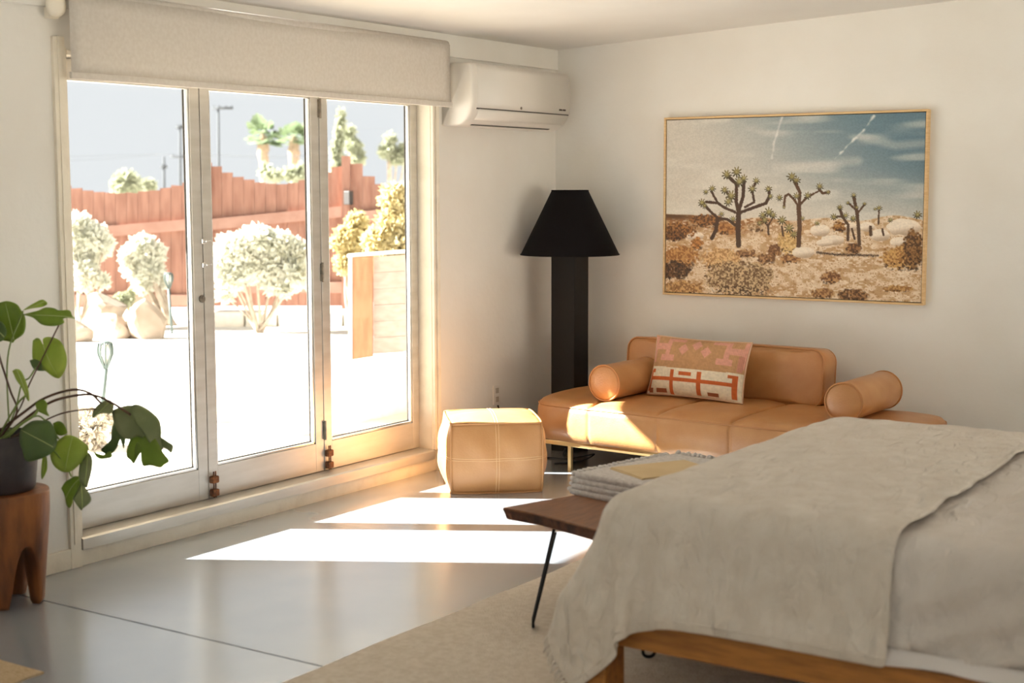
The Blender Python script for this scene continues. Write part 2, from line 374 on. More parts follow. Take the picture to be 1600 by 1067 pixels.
tube('seam_piping', ring_at(.360, .005), .0045, PIPE, seat, 6, True, closed=True)
# frame: rail of flat bar, and legs
bm = bmesh.new()
for s in (-1, 1):
    bbox(bm, (-1.0, s*.385-.010, .138), (1.0, s*.385+.010, .162), .002); bbox(bm, (s*1.0-.010, -.385, .138), (s*1.0+.010, .385, .162), .002)
addbm('frame', bm, BRASS, db, False, True, 'slim champagne brass rail')
for x in (-.80, .80):
    for y in (-.385, .385): box('leg', (x-.011, y-.011, 0), (x+.011, y+.011, .14), BRASS, db, .002, local=True)
def rrect(w, h, r, n=8):
    P = []
    for cx, cz, a0 in ((w/2-r, h/2-r, 0), (-w/2+r, h/2-r, PI/2), (-w/2+r, -h/2+r, PI), (w/2-r, -h/2+r, 1.5*PI)):
        for k in range(n+1): a = a0+PI/2*k/n; P.append((cx+r*math.cos(a), cz+r*math.sin(a)))
    return P
def cushion_slab(w, h, t, rc, re, bulge):
    out = rrect(w, h, rc); L = []
    def ring(s, d, ins=0): return [Vector((p[0]*s*(1-ins/(w/2)), d, p[1]*s*(1-ins/(h/2)))) for p in out]
    for s in (.05, .3, .55, .75, .88): L.append(ring(s, -t/2-bulge*(1-s*s)))
    for k in range(5): a = PI/2*k/4; L.append(ring(1, -t/2+re-re*math.cos(a), re*(1-math.sin(a))))
    for k in range(5): a = PI/2*k/4; L.append(ring(1, t/2-re+re*math.sin(a), re*(1-math.cos(a))))
    for s in (.88, .75, .55, .3, .05): L.append(ring(s, t/2+bulge*(1-s*s)))
    return L
BW, BH, BT = 1.25, .32, .15
Mb = Matrix.Translation((-.205, .305, .535)) @ Matrix.Rotation(math.radians(-5), 4, 'X')
V, F = loft(cushion_slab(BW, BH, BT, .07, .02, .012))
back = add('backrest', [Mb @ v for v in V], F, LEATH, db, True, True)
for d in (-BT/2, BT/2):
    tube('piping', [Mb @ Vector((p[0]*.992, d, p[1]*.97)) for p in rrect(BW, BH, .07)], .0055, PIPE, back, 6, True, closed=True)
# bolsters and lumbar cushion rest on the daybed
def bolster(label, base, ang, length=.50, r=.098):
    o = thing('bolster', label, 'bolster', base, ang)
    prof = [(.004, -.008), (r*.5, -.006), (r*.85, -.002), (r*.97, .004), (r, .016), (r*1.01, length*.5), (r, length-.016), (r*.97, length-.004), (r*.85, length+.002), (.004, length+.008)]
    V, F = lathe_vf(prof, n=36)
    c = add('cover', [Vector((v.x, v.z, v.y+r)) for v in V], F, LEATH, o, True, True)
    for q in (.004, length-.004):
        tube('piping', [Vector((r*math.cos(a), q, r+r*math.sin(a))) for a in np.linspace(0, 2*PI, 36, endpoint=False)], .0048, PIPE, c, 6, True, closed=True)
    return o
bolster('tan leather bolster lying left of the kilim cushion, its end in sunlight', (.815, -.80, .398), math.radians(-2), .47)
bolster('tan leather bolster lying alone beyond the right end of the backrest', (2.195, -.815, .402), math.radians(-1), .56)

def cushion():
    nu, nv = 150, 96; W_, H_, T_ = .60, .335, .13
    u = np.linspace(0, 1, nu+1)[None, :]; v = np.linspace(0, 1, nv+1)[:, None]
    S = lambda r, g, b: np.array([lin(r), lin(g), lin(b)])
    col = np.empty((nv+1, nu+1, 3)); tan, cream, org, pink, br = S(190, 146, 104), S(226, 214, 190), S(196, 98, 48), S(214, 156, 136), S(150, 84, 52)
    U = u+0*v; Vv = v+0*u
    split = .53+.02*np.sin(U*3)
    col[:] = np.where((Vv < split)[..., None], tan, cream)
    def rect(a, b, c, d, k): col[(U > a) & (U < b) & (Vv > c) & (Vv < d)] = k
    for s in (0, 1):       # two stepped pink motifs
        f = (lambda a, b: (a, b)) if s == 0 else (lambda a, b: (1-b, 1-a))
        for a, b, c, d in ((.0, .045, .02, .46), (.04, .22, .13, .24), (.16, .22, .04, .38), (.16, .36, .03, .09), (.12, .28, .33, .43)):
            a, b = f(a, b); rect(a, b, c, d, pink)
    rect(.93, .985, .26, .52, br*.4+pink*.6)
    for cx, cy in ((.36, .22), (.49, .13), (.60, .24)): col[(np.abs(U-cx)/.055+np.abs(Vv-cy)/.105) < 1] = pink
    rect(.02, .93, .70, .765, org)
    for a, b, c, d in ((.0, .04, .60, .95), (.26, .305, .58, .99), (.55, .595, .58, .97), (.90, .955, .58, .96), (.86, .92, .58, .63), (.02, .07, .58, .64)): rect(a, b, c, d, org)
    rect(.36, .49, .60, .665, org)
    for a, b, c, d in ((.02, .07, .90, .98), (.11, .23, .90, .97), (.66, .78, .90, .96)): rect(a, b, c, d, br)
    col *= (1+.10*np.sin(U*2*PI*62))[..., None]*(0.9+.2*vnoise((nv+1, nu+1), (40, 60), 3))[..., None]
    raised = (np.abs(col-tan).sum(-1) > .05)
    def front(a, b):
        i, j = round(a*nu), round(b*nv); x = a*2-1; y = 1-b*2
        t = T_/2*max(0, (1-abs(x)**2.6)*(1-abs(y)**2.6))**.62
        px = W_/2*x*(1-.05*(1-y*y)*abs(x)**3); py = H_/2*y*(1-.06*(1-x*x)*abs(y)**3)
        return Vector((px, -t-(.0018 if raised[j, i] else 0), py))
    V, F = grid_vf(nu, nv, front)
    o = thing('kilim_cushion', 'woven lumbar cushion with pink and orange motifs leaning on the daybed backrest', 'cushion', (1.235, -.485, .402), math.radians(-3.5))
    M = Matrix.Translation((0, .0, .168)) @ Matrix.Rotation(math.radians(.5), 4, 'Y') @ Matrix.Rotation(math.radians(-17), 4, 'X')
    fr = add('front_panel', [M @ p for p in V], F, mat('kilim_weave', (1, 1, 1, 1), .95, attr='print', bump=.4, bscale=240), o, True, True); colour_attr(fr, col)
    Vb, Fb = grid_vf(30, 20, lambda a, b: M @ Vector((W_/2*(a*2-1)*(1-.05*(1-(1-b*2)**2)*abs(a*2-1)**3), T_/2*max(0, (1-abs(a*2-1)**2.6)*(1-abs(1-b*2)**2.6))**.62, H_/2*(1-b*2)*(1-.06*(1-(a*2-1)**2)*abs(1-b*2)**3))))
    add('back_panel', Vb, Fb, mat('cushion_back', C(206, 188, 160), .95), o, True, True)
    tubes('edge_cord', [([M @ Vector((W_/2*a*(1-.05*(1-b*b)*abs(a)**3), 0, H_/2*b*(1-.06*(1-a*a)*abs(b)**3))) for a, b in [(q, -1) for q in np.linspace(-1, 1, 12)]+[(1, q) for q in np.linspace(-1, 1, 9)[1:]]+[(-q, 1) for q in np.linspace(-1, 1, 12)[1:]]+[(-1, -q) for q in np.linspace(-1, 1, 9)[1:]]], .005)], mat('edge_cord', C(214, 178, 150), .95), o, 6, True)
cushion()

# ------------------------------------------------------------------ leather pouf
def pouf():
    o = thing('pouf', 'square stitched camel leather floor pouf beside the glazed doors', 'pouf', (.485, -1.41, 0), math.radians(41))
    S, Hh = .238, .362; n = 20
    def warp(x, y, z):     # unit cube -> stuffed cube with pinched corners
        def b(p, q): return (1-abs(p)**2.4)*(1-abs(q)**2.4)
        k = .045
        X = S*x+(k*x*b(y, z)); Y = S*y+(k*y*b(x, z)); Z = Hh/2*z+.028*z*b(x, y)
        pin = abs(x*y*z)**4; return Vector((X*(1-.03*pin)+.006*math.sin(y*7+z*5)*b(y, z), Y*(1-.03*pin)+.005*math.sin(x*8+z*4)*b(x, z), max(Z*(1-.02*pin)+Hh/2+.002, .001 if z > -1 else .0)))
    bm = bmesh.new()
    for ax in range(3):
        for s in (-1, 1):
            idx = {}
            for i in range(n+1):
                for j in range(n+1):
                    p = [0, 0, 0]; p[ax] = s; p[(ax+1) % 3] = -1+2*i/n; p[(ax+2) % 3] = -1+2*j/n
                    idx[i, j] = bm.verts.new(warp(*p))
            for i in range(n):
                for j in range(n): bm.faces.new((idx[i, j], idx[i+1, j], idx[i+1, j+1], idx[i, j+1]))
    bmesh.ops.remove_doubles(bm, verts=bm.verts, dist=1e-5)
    body = addbm('body', bm, LEATHP, o, True, True)
    L = []; t = np.linspace(-1, 1, 15)
    for a in (-1, 1):
        for b in (-1, 1):
            L += [([warp(q, a, b) for q in t], .0055), ([warp(a, q, b) for q in t], .0055), ([warp(a, b, q) for q in t], .0055)]
    for pts, r in L: tube('edge_welt', pts, r, LEATHP, body, 6, True)
    S2 = []; off = .03
    for ax in range(3):
        for s in (-1, 1):
            if ax == 2 and s < 0: continue
            for c in (1, 2):
                for d in (-off, off):
                    P = []
                    for q in t:
                        p = [0, 0, 0]; p[ax] = s*1.0; p[(ax+c) % 3] = q; p[(ax+3-c) % 3] = d; P.append(warp(*p))
                    S2.append((P, .0016))
    tubes('cross_stitching', S2, STITCH, body, 5, True)
pouf()

# ------------------------------------------------------------------ floor lamp
def lamp():
    x, y = .296, -.313; o = thing('floor_lamp', 'tall black floor lamp with cone shade standing in the wall corner', 'lamp', (x, y, 0))
    h = .081
    box('column', (x-h, y-h, 0), (x+h, y+h, 1.20), BLACKM, o, .004)
    tube('stem', [(x, y, 1.19), (x, y, 1.46)], .008, BRASS, o)
    V, F = lathe_vf([(.001, 1.26), (.022, 1.27), (.032, 1.31), (.028, 1.35), (.012, 1.38), (.001, 1.385)], x, y, 16); add('bulb', V, F, LINING, o, True)
    ro, rt, zb, zt = .292, .108, 1.172, 1.548; n = 48
    lo = lambda r, z: [Vector((x+r*math.cos(2*PI*k/n), y+r*math.sin(2*PI*k/n), z)) for k in range(n)]
    V, F = loft([lo(ro, zb), lo(rt, zt), lo(rt-.003, zt), lo(ro-.003, zb), lo(ro, zb)], True, False); sh = add('shade', V, F, SHADEM, o, True)
    V, F = loft([lo(ro-.0045, zb+.002), lo(rt-.0045, zt-.002), lo(rt-.0055, zt-.002), lo(ro-.0055, zb+.002), lo(ro-.0045, zb+.002)], True, False); add('lining', V, F, LINING, sh, True)
    for r, z in ((ro, zb), (rt, zt)): tube('rim', lo(r, z), .0035, SHADEM, sh, 6, closed=True)
    tubes('spider', [([(x, y, 1.46), (x+(rt-.004)*math.cos(a), y+(rt-.004)*math.sin(a), zt-.01)], .002) for a in (0, 2.1, 4.2)], IRON, sh)
    P = smooth_curve([(x+.02, y-h, .02), (.40, -.55, .006), (.55, -.66, .006), (.47, -.76, .006), (.62, -.72, .03), (.66, -.64, .06), (.52, -.60, .02), (.40, -.62, .006), (.10, -.64, .03), (.012, -.66, .29)], 10)
    tube('power_cord', P, .0045, IRON, o, 6)
lamp()
ot = thing('wall_outlet', 'small white wall outlet plate above the pouf', 'outlet', (0, -.66, .35))
box('plate', (0, -.698, .294), (.008, -.622, .408), PLASTIC, ot, .003)
for z in (.325, .377): box('socket', (.006, -.676, z-.016), (.010, -.644, z+.016), mat('socket_face', C(176, 166, 152), .5), ot, .002)

# ------------------------------------------------------------------ framed desert print
def picture():
    x0, x1, z0, z1, dp, fw = .772, 2.332, .935, 1.969, .042, .012
    o = thing('framed_picture', 'wide framed desert photograph of spiky trees on the back wall', 'picture', ((x0+x1)/2, -.002, z0))
    bm = bmesh.new()
    for lo, hi in (((x0, -dp, z0), (x1, 0, z0+fw)), ((x0, -dp, z1-fw), (x1, 0, z1)), ((x0, -dp, z0+fw), (x0+fw, 0, z1-fw)), ((x1-fw, -dp, z0+fw), (x1, 0, z1-fw))): bbox(bm, lo, hi, .0015, 1)
    addbm('frame', bm, OAKF, o)
    box('backing', (x0+fw-.001, -.022, z0+fw-.001), (x1-fw+.001, -.002, z1-fw+.001), mat('black_backing', C(30, 24, 20), .8), o, 0)
    nu, nv = 620, 410; U, Vv = np.meshgrid(np.linspace(0, 1, nu+1), np.linspace(0, 1, nv+1)); sh = U.shape
    S = lambda r, g, b: np.array([r, g, b], float)
    def mix(a, b, k): return a*(1-k[..., None])+b*k[..., None]
    st = lambda a, b, x: np.clip((x-a)/(b-a), 0, 1)**2*(3-2*np.clip((x-a)/(b-a), 0, 1))
    one = np.ones(sh+(3,))
    k = np.clip(U*.95+.10-Vv*.75, 0, 1)
    img = mix(one*S(206, 200, 190), one*S(98, 124, 138), st(.05, .95, k))
    img = mix(img, one*S(216, 208, 194), st(.25, .62, Vv)*.75)
    cl = vnoise(sh, (14, 5), 1)*.6+vnoise(sh, (34, 9), 2)*.4; img = mix(img, one*S(224, 220, 210), st(.5, .8, cl)*.5)
    def seg(P, w):        # distance mask of a polyline in (crop) pixels
        D = np.full(sh, 9e9); X = 58+1252*U; Y = (118-40*U)+(852+82*U)*Vv
        for (a, b), (c, d) in zip(P[:-1], P[1:]):
            t = np.clip(((X-a)*(c-a)+(Y-b)*(d-b))/((c-a)**2+(d-b)**2+1e-9), 0, 1)
            D = np.minimum(D, np.hypot(X-a-t*(c-a), Y-b-t*(d-b)))
        return D-w
    def paint(m, col): nonlocal img; img = mix(img, one*S(*col), np.clip(m, 0, 1))
    paint(.75*np.clip(1-(seg([(648, 100), (630, 160), (612, 220), (600, 300)], 3)+vnoise(sh, (60, 60), 4)*8)/9, 0, 1), (226, 224, 218))
    paint(.8*np.clip(1-(seg([(1080, 95), (1030, 170), (985, 215), (905, 305)], 3)+vnoise(sh, (70, 70), 5)*12)/9, 0, 1), (232, 230, 224))
    paint(.35*np.clip(1-seg([(1030, 200), (1180, 240), (1300, 230)], 8)/22, 0, 1), (214, 212, 206)); paint(.4*np.clip(1-seg([(620, 350), (880, 325), (1010, 315)], 6)/26, 0, 1), (214, 210, 202))
    X = 58+1252*U; Y = (118-40*U)+(852+82*U)*Vv
    hor = 600-30*np.exp(-((X-60)/150)**2)-14*np.exp(-((X-1200)/130)**2)+8*np.sin(X*.02)
    n1 = vnoise(sh, (110, 90), 6); n2 = vnoise(sh, (44, 40), 7); n3 = vnoise(sh, (200, 230), 8)
    g = mix(one*S(226, 204, 174), one*S(196, 160, 118), st(.35, .75, n2)); g = mix(g, one*S(238, 222, 198), st(.55, .8, n1)*.8); g = mix(g, one*S(150, 108, 66), st(.62, .85, n3)*.6)
    ground = st(0, 8, Y-hor); img = mix(img, g, ground)
    img = mix(img, one*S(150, 100, 56), ground*(1-st(40, 110, Y-hor))*st(.4, .6, n1)*(1-st(500, 800, X))*.9)
    paint(ground*(1-st(18, 46, Y-hor+8*n1))*(1-st(120, 260, X)), (96, 66, 40))
    def bush(cx, cy, rx, ry, c1, c2, sd, dens=1.0):
        nonlocal img
        e = ((X-cx)/rx)**2+((Y-cy)/ry)**2+(vnoise(sh, (90, 120), sd)-.5)*.9
        m = np.clip((1-e)*3, 0, 1)*dens; t = .65*vnoise(sh, (120, 165), sd+50)+.35*vnoise(sh, (250, 330), sd+90)
        img = mix(img, mix(one*S(*c1), one*S(*c2), st(.3, .7, t)), m*st(.15, .4, t+.15))
        img = mix(img, one*S(60, 40, 24), np.clip((1-((X-cx)/(rx*.9))**2-((Y-cy-ry*.75)/(ry*.4))**2)*2, 0, 1)*st(.45, .7, t)*.7*dens)
    def rock(cx, cy, rx, ry, sd):
        nonlocal img
        e = (np.abs((X-cx)/rx))**2.4+(np.abs((Y-cy)/ry))**2.4+(vnoise(sh, (40, 50), sd)-.5)*.5; m = np.clip((1-e)*5, 0, 1)
        img = mix(img, mix(one*S(238, 226, 208), one*S(188, 164, 138), st(-.2, .9, (Y-cy)/ry+.3*(X-cx)/rx)), m)
    for a in ((1225, 640, 75, 42, 11), (1120, 680, 45, 30, 12), (1215, 715, 50, 26, 13), (900, 705, 60, 26, 14), (840, 660, 50, 30, 15), (215, 690, 45, 22, 16), (960, 640, 60, 26, 17), (1060, 640, 36, 24, 18), (860, 720, 42, 18, 19)): rock(*a)
    for a in ((135, 660, 90, 40, (170, 116, 62), (96, 62, 36), 21), (100, 690, 60, 26, (140, 92, 50), (70, 46, 28), 22), (270, 610, 90, 34, (160, 108, 58), (84, 56, 34), 23), (370, 650, 60, 30, (186, 132, 76), (130, 84, 46), 24),
              (225, 725, 34, 32, (196, 134, 68), (140, 92, 50), 25), (140, 790, 100, 55, (200, 150, 88), (150, 100, 56), 26), (100, 860, 95, 48, (110, 74, 44), (56, 38, 24), 27), (350, 800, 110, 60, (222, 186, 134), (170, 126, 80), 28),
              (450, 900, 190, 90, (206, 178, 136), (112, 84, 56), 29), (150, 950, 120, 40, (206, 164, 106), (140, 100, 60), 30), (700, 800, 55, 26, (196, 148, 96), (120, 80, 48), 31), (895, 890, 50, 34, (186, 140, 90), (112, 74, 46), 32),
              (1000, 980, 80, 34, (160, 116, 72), (86, 58, 36), 33), (860, 970, 60, 26, (190, 146, 94), (130, 90, 56), 34), (1210, 790, 95, 60, (206, 162, 98), (150, 104, 58), 35), (1270, 750, 50, 100, (150, 108, 64), (84, 58, 36), 36),
              (1000, 745, 40, 28, (160, 114, 70), (90, 62, 40), 37), (930, 640, 34, 28, (180, 130, 70), (110, 72, 40), 38), (690, 720, 60, 60, (222, 190, 130), (176, 138, 86), 39), (540, 640, 60, 26, (206, 180, 146), (150, 114, 76), 40),
              (620, 760, 34, 36, (170, 124, 78), (110, 74, 46), 41), (1200, 945, 70, 18, (200, 156, 96), (150, 106, 60), 42), (580, 800, 50, 26, (180, 136, 90), (110, 76, 48), 43), (480, 775, 60, 22, (190, 146, 98), (120, 84, 54), 44)): bush(*a)
    paint(.85*np.clip(1-(seg([(830, 768), (920, 778), (1110, 782)], 5)+n3*9)/8, 0, 1), (60, 40, 26)); rock(765, 768, 55, 28, 45)
    img_shadow = None
    def limb(P, w, c=(74, 50, 34)): paint(np.clip(1-(seg(P, w)+n3*3)/2.5, 0, 1), c)
    def tuft(cx, cy, r, sd):
        nonlocal img
        a = np.arctan2(Y-cy, X-cx); d = np.hypot(X-cx, Y-cy); r = r*.92; edge = r*(.42+.62*np.abs(np.sin(a*4.5+sd))**2+.25*n1)
        m = np.clip((edge-d)/2.5, 0, 1); t = np.clip((d/r)+.5*(Y-cy)/r, 0, 1)
        img = mix(img, mix(mix(one*S(212, 198, 138), one*S(140, 124, 70), n3), one*S(62, 54, 30), t), m)
    # big tree, middle tree and the smaller ones behind
    for P, w_ in (([(440, 735), (436, 660), (438, 575)], 13), ([(438, 575), (425, 520), (425, 430), (385, 395)], 9), ([(440, 560), (460, 490), (462, 420)], 9), ([(430, 640), (380, 605), (330, 600), (285, 560), (255, 525)], 7),
                  ([(330, 605), (322, 660), (302, 700)], 10), ([(420, 570), (370, 550), (330, 525), (270, 520)], 7), ([(330, 525), (298, 470)], 6), ([(450, 570), (510, 548), (575, 525), (592, 490), (586, 450)], 8), ([(470, 545), (516, 520), (505, 460), (525, 415)], 6), ([(400, 500), (365, 460)], 6)): limb(P, w_)
    for q in ((375, 385, 26), (425, 372, 28), (460, 405, 24), (440, 420, 28), (300, 455, 20), (268, 470, 16), (248, 525, 22), (585, 455, 20), (596, 492, 16), (525, 415, 20), (505, 455, 22), (365, 462, 22), (400, 490, 28), (385, 520, 24), (262, 540, 16), (410, 605, 18), (350, 580, 16)): tuft(q[0], q[1], q[2], q[0])
    for P, w_ in (([(738, 735), (742, 640), (735, 540)], 11), ([(735, 540), (712, 505), (685, 480), (668, 490), (664, 540)], 6), ([(738, 540), (740, 470), (715, 420)], 8), ([(742, 530), (775, 495), (805, 478)], 6), ([(830, 455), (850, 475), (880, 468)], 6), ([(805, 478), (832, 462)], 4)): limb(P, w_, (92, 64, 44))
    for q in ((700, 395, 26), (722, 412, 22), (640, 498, 18), (835, 442, 20), (875, 470, 14), (778, 488, 20), (725, 490, 20), (664, 545, 10), (755, 600, 14)): tuft(q[0], q[1], q[2], q[0])
    for P, w_ in (([(590, 680), (586, 630)], 5), ([(586, 640), (560, 600)], 4), ([(586, 640), (610, 595)], 4), ([(662, 685), (655, 640)], 5), ([(1026, 725), (1020, 640), (1012, 570), (995, 490)], 8), ([(1014, 575), (1045, 530)], 5), ([(1010, 560), (970, 520)], 5), ([(972, 705), (972, 630), (945, 590), (930, 545)], 7), ([(945, 590), (900, 590)], 5), ([(1004, 700), (990, 650)], 5), ([(1112, 625), (1112, 560)], 4), ([(1078, 680), (1075, 640)], 7), ([(1135, 680), (1130, 650)], 5)): limb(P, w_, (86, 62, 44))
    for q in ((560, 585, 22), (590, 570, 26), (612, 585, 20), (545, 625, 16), (570, 610, 20), (655, 610, 24), (690, 650, 26), (715, 680, 20), (995, 484, 15), (1046, 526, 12), (968, 522, 12), (932, 545, 16), (905, 592, 18), (960, 585, 18), (995, 600, 18), (1010, 545, 12), (1112, 548, 16), (1095, 552, 10), (1285, 580, 22), (1165, 605, 14), (825, 625, 14)): tuft(q[0], q[1], q[2], q[0])
    img *= (.96+.08*n3)[..., None]
    a = np.clip(img/255, 0, 1); a = np.where(a <= .04045, a/12.92, ((a+.055)/1.055)**2.4)
    V, F = grid_vf(nu, nv, lambda p, q: Vector((x0+fw+.004+(x1-x0-2*fw-.008)*p, -.034, z1-fw-.004-(z1-z0-2*fw-.008)*q)))
    pr = add('print', V, F, mat('desert_print', (1, 1, 1, 1), .5, attr='print', spec=.35), o, label='desert landscape print with blue sky and spiky trees'); colour_attr(pr, a)
    V2 = [(x0+fw+.004, -.034, z0+fw+.004), (x1-fw-.004, -.034, z0+fw+.004), (x1-fw-.004, -.034, z1-fw-.004), (x0+fw+.004, -.034, z1-fw-.004)]
    add('canvas_edge', V2+[(a_, -.02, c_) for a_, b_, c_ in V2], [(0, 1, 5, 4), (1, 2, 6, 5), (2, 3, 7, 6), (3, 0, 4, 7)], mat('black_backing', C(30, 24, 20), .8), o)
picture()

# ------------------------------------------------------------------ roller blind and air conditioner on the window wall
def blind():
    o = thing('roller_blind', 'pale roller blind half drawn over the tops of the glazed doors', 'blind', (.08, -2.48, 2.0))
    ya, yb = -3.765, -1.205
    V, F = grid_vf(40, 6, lambda a, b: Vector((.083+.003*math.sin(a*9)*(1-b), ya+.005+(yb-ya-.01)*a, 2.335-(2.335-2.015)*b)))
    fb = add('fabric', V, F, BLINDM, o, True); s = fb.modifiers.new('thickness', 'SOLIDIFY'); s.thickness = .0012
    box('bottom_bar', (.076, ya-.002, 2.0), (.092, yb+.004, 2.028), BLINDM, o, .003)
    V, F = tube_vf([(.062, ya+.01, 2.335), (.062, yb-.01, 2.335)], .0215, 20); add('roller_tube', V, F, BLINDM, o, True)
    q = at(88, 8, 0, .05)
    V, F = lathe_vf([(.002, 0), (.040, 0), (.046, .006), (.046, .016), (.036, .026), (.020, .030), (.002, .030)], n=28)
    br = add('bracket', [Vector((.036+v.z, q.y+v.x, q.z+v.y)) for v in V], F, PAINTW, o, True, label='round worn white bracket')
    box('wall_plate', (.0, q.y-.022, q.z-.05), (.04, q.y+.022, q.z+.05), PAINTW, br, .004)
    tube('spindle', [(.05, q.y, q.z), (.055, ya+.02, 2.33)], .010, PAINTW, br)
    box('end_bracket', (.0, yb-.004, 2.315), (.075, yb+.002, 2.35), PAINTW, o, .002)
blind()
def aircon():
    o = thing('air_conditioner', 'white wall mounted split air conditioner beside the roller blind', 'air conditioner', (.0, -.66, 1.90))
    ya, yb = -1.175, -.165; prof = [(.0, 1.905), (.05, 1.900), (.105, 1.905), (.150, 1.925), (.185, 1.965), (.203, 2.02), (.208, 2.08), (.206, 2.16), (.200, 2.215), (.188, 2.238), (.0, 2.245)]
    prof = [(p.x, p.y) for p in smooth_curve([Vector((a, b, 0)) for a, b in prof[:-1]], 5)]+[(.0, 2.245)]
    def lp(y, k=1.0):
        return [Vector((max(x*k, 0), y, 2.07+(z-2.07)*(1-(1-k)*.5))) for x, z in prof]
    V, F = loft([lp(ya+.0, .90), lp(ya+.002, .955), lp(ya+.008, .985), lp(ya+.02, 1), lp(yb-.02, 1), lp(yb-.008, .985), lp(yb-.002, .955), lp(yb, .90)])
    body = add('body', V, F, PLASTIC, o, True)
    def surf(z):
        P = prof[:-1]
        for (a, b), (c, d) in zip(P[:-1], P[1:]):
            if b <= z <= d and d > b and a > .12: return a+(c-a)*(z-b)/(d-b)
        return .2
    # front panel, flap and dark joint lines
    def strip(name, z0, z1, y0, y1, m, lift, n=10):
        a = [(surf(z)+lift, z) for z in np.linspace(z0, z1, n)]; b = [(x-.006-lift, z) for x, z in a[::-1]]
        V, F = loft([[Vector((x, y, z)) for x, z in a+b] for y in (y0, y1)]); return add(name, V, F, m, body, True)
    strip('front_panel', 1.999, 2.232, ya+.05, yb-.004, PLASTIC, .003)
    strip('louvre_flap', 1.935, 1.992, ya+.075, yb-.012, PLASTIC, .0025, 6)
    strip('panel_joint', 1.991, 1.9985, ya+.05, yb-.006, DARKP, .0012, 3)
    V, F = loft([[Vector((x, y, z)) for x, z in ((.118, 1.9085), (.128, 1.9120), (.130, 1.9100), (.120, 1.9065))] for y in (ya+.10, yb-.11)]); add('air_slot', V, F, DARKP, body)
    for k in range(9):
        y = ya+.06+k*.1; box('intake_grille', (.03, y, 2.236), (.17, y+.085, 2.243), PLASTIC, body, .001)
    q = at(816, 169, 0, .212); V, F = lathe_vf([(.0005, 0), (.009, 0), (.009, .0015), (.0005, .0015)], n=20)
    add('round_emblem', [Vector((surf(q.z)+.003+v.z, q.y+v.x, q.z+v.y)) for v in V], F, GREYP, body)
    a = at(875, 175, 0, .21); b = at(884, 176, 0, .21); ym = (a.y+b.y)/2
    for k, (dy, wd) in enumerate(((-.036, .034), (.004, .032))):
        z = 2.022; box('printed_mark', (surf(z)+.001, ym+dy, z-.005), (surf(z)+.0042, ym+dy+wd, z+.005), DARKP, body, 0)
aircon()

# ------------------------------------------------------------------ bed: frame, mattress, throw
BX0, BX1, BY0, BY1, MZ = 2.53, 4.66, -4.0, -2.08, .635
bd = thing('bed_frame', 'low honey coloured wooden bed frame with thick square legs on the wool rug', 'bed', (3.6, -3.04, .012))
for x in (BX0, BX1-.15):
    for y in (BY0, BY1-.12): box('leg', (x, y, .012), (x+.15, y+.12, .30), PINE, bd, .006)
for y in (BY0+.005, BY1-.04): box('side_rail', (BX0+.15, y, .208), (BX1-.15, y+.035, .302), PINE, bd, .004)
for x in (BX0+.006, BX1-.046): box('end_rail', (x, BY0+.12, .208), (x+.04, BY1-.12, .302), PINE, bd, .004)
for k in range(12): box('slat', (BX0+.10+k*.165, BY0+.035, .272), (BX0+.19+k*.165, BY1-.035, .296), PINE, bd, .002)
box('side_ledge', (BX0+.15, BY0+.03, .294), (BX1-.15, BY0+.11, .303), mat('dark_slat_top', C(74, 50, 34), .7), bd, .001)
def mattress():
    x0, x1, y0, y1, z0, z1, r = BX0+.10, BX1-.02, BY0+.035, BY1-.035, .303, MZ, .075
    nu, nv = 120, 96
    # unrolled cross-section in Y: bottom-near -> up -> across -> down far
    def prof(t):
        L = [z1-r-z0, PI/2*r, (y1-y0)-2*r, PI/2*r, z1-r-z0]; s = t*sum(L)
        if s < L[0]: return y0, z0+s, -1, 0
        s -= L[0]
        if s < L[1]: a = s/r; return y0+r-r*math.cos(a), z1-r+r*math.sin(a), -math.cos(a), math.sin(a)
        s -= L[1]
        if s < L[2]: return y0+r+s, z1, 0, 1
        s -= L[2]
        if s < L[3]: a = s/r; return y1-r+r*math.sin(a), z1-r+r*math.cos(a), math.sin(a), math.cos(a)
        s -= L[3]; return y1, z1-r-s, 1, 0
    loops = []
    for i in range(nu+1):
        u = i/nu; e0 = min(u, 1-u)*(x1-x0); k = 1.0
        x = x0+(x1-x0)*u; ins = 0 if e0 > r else r-math.sqrt(max(r*r-(r-e0)**2, 0))
        lp = []
        for j in range(nv+1):
            y, z, ny, nz = prof(j/nv)
            wob = (1 if x > 3.56 else .0)*.019*math.sin((x*1.0-z*2.2+.3*math.sin(z*9))*15+math.sin(x*5)*2)*max(0, min(1, (z1-z)/.12))*(1 if ny < 0 else .4)
            wob += (1 if x > 3.56 else .3)*(.004*math.sin(x*21+y*6+2*math.sin(y*4))+.003*math.sin(x*38-y*9))*nz
            if ny < -.5: wob += .012*math.exp(-((z-.36)/.05)**2)
            lp.append(Vector((x, y+ny*wob-(ins if y > (y0+y1)/2 else -ins), z+nz*wob-ins*(1 if z > z0+.1 else 0))))
        loops.append(lp)
    V, F = loft(loops)
    o = thing('mattress', 'thick mattress in a pale rumpled sheet on the wooden bed frame', 'mattress', (3.6, -3.04, z0))
    add('sheet', V, F, SHEETM, o, True)
    V, F = grid_vf(70, 6, lambda a, b: Vector((3.50+1.1*a, y0-.016-.028*b-.004*(1+math.sin(a*31))*b, .345-.042*b+.010*math.sin(a*9)*b)))
    sk = add('sheet_hem', V, F, mat('white_hem', C(224, 218, 214), .9), o, True); s = sk.modifiers.new('thickness', 'SOLIDIFY'); s.thickness = .003
mattress()
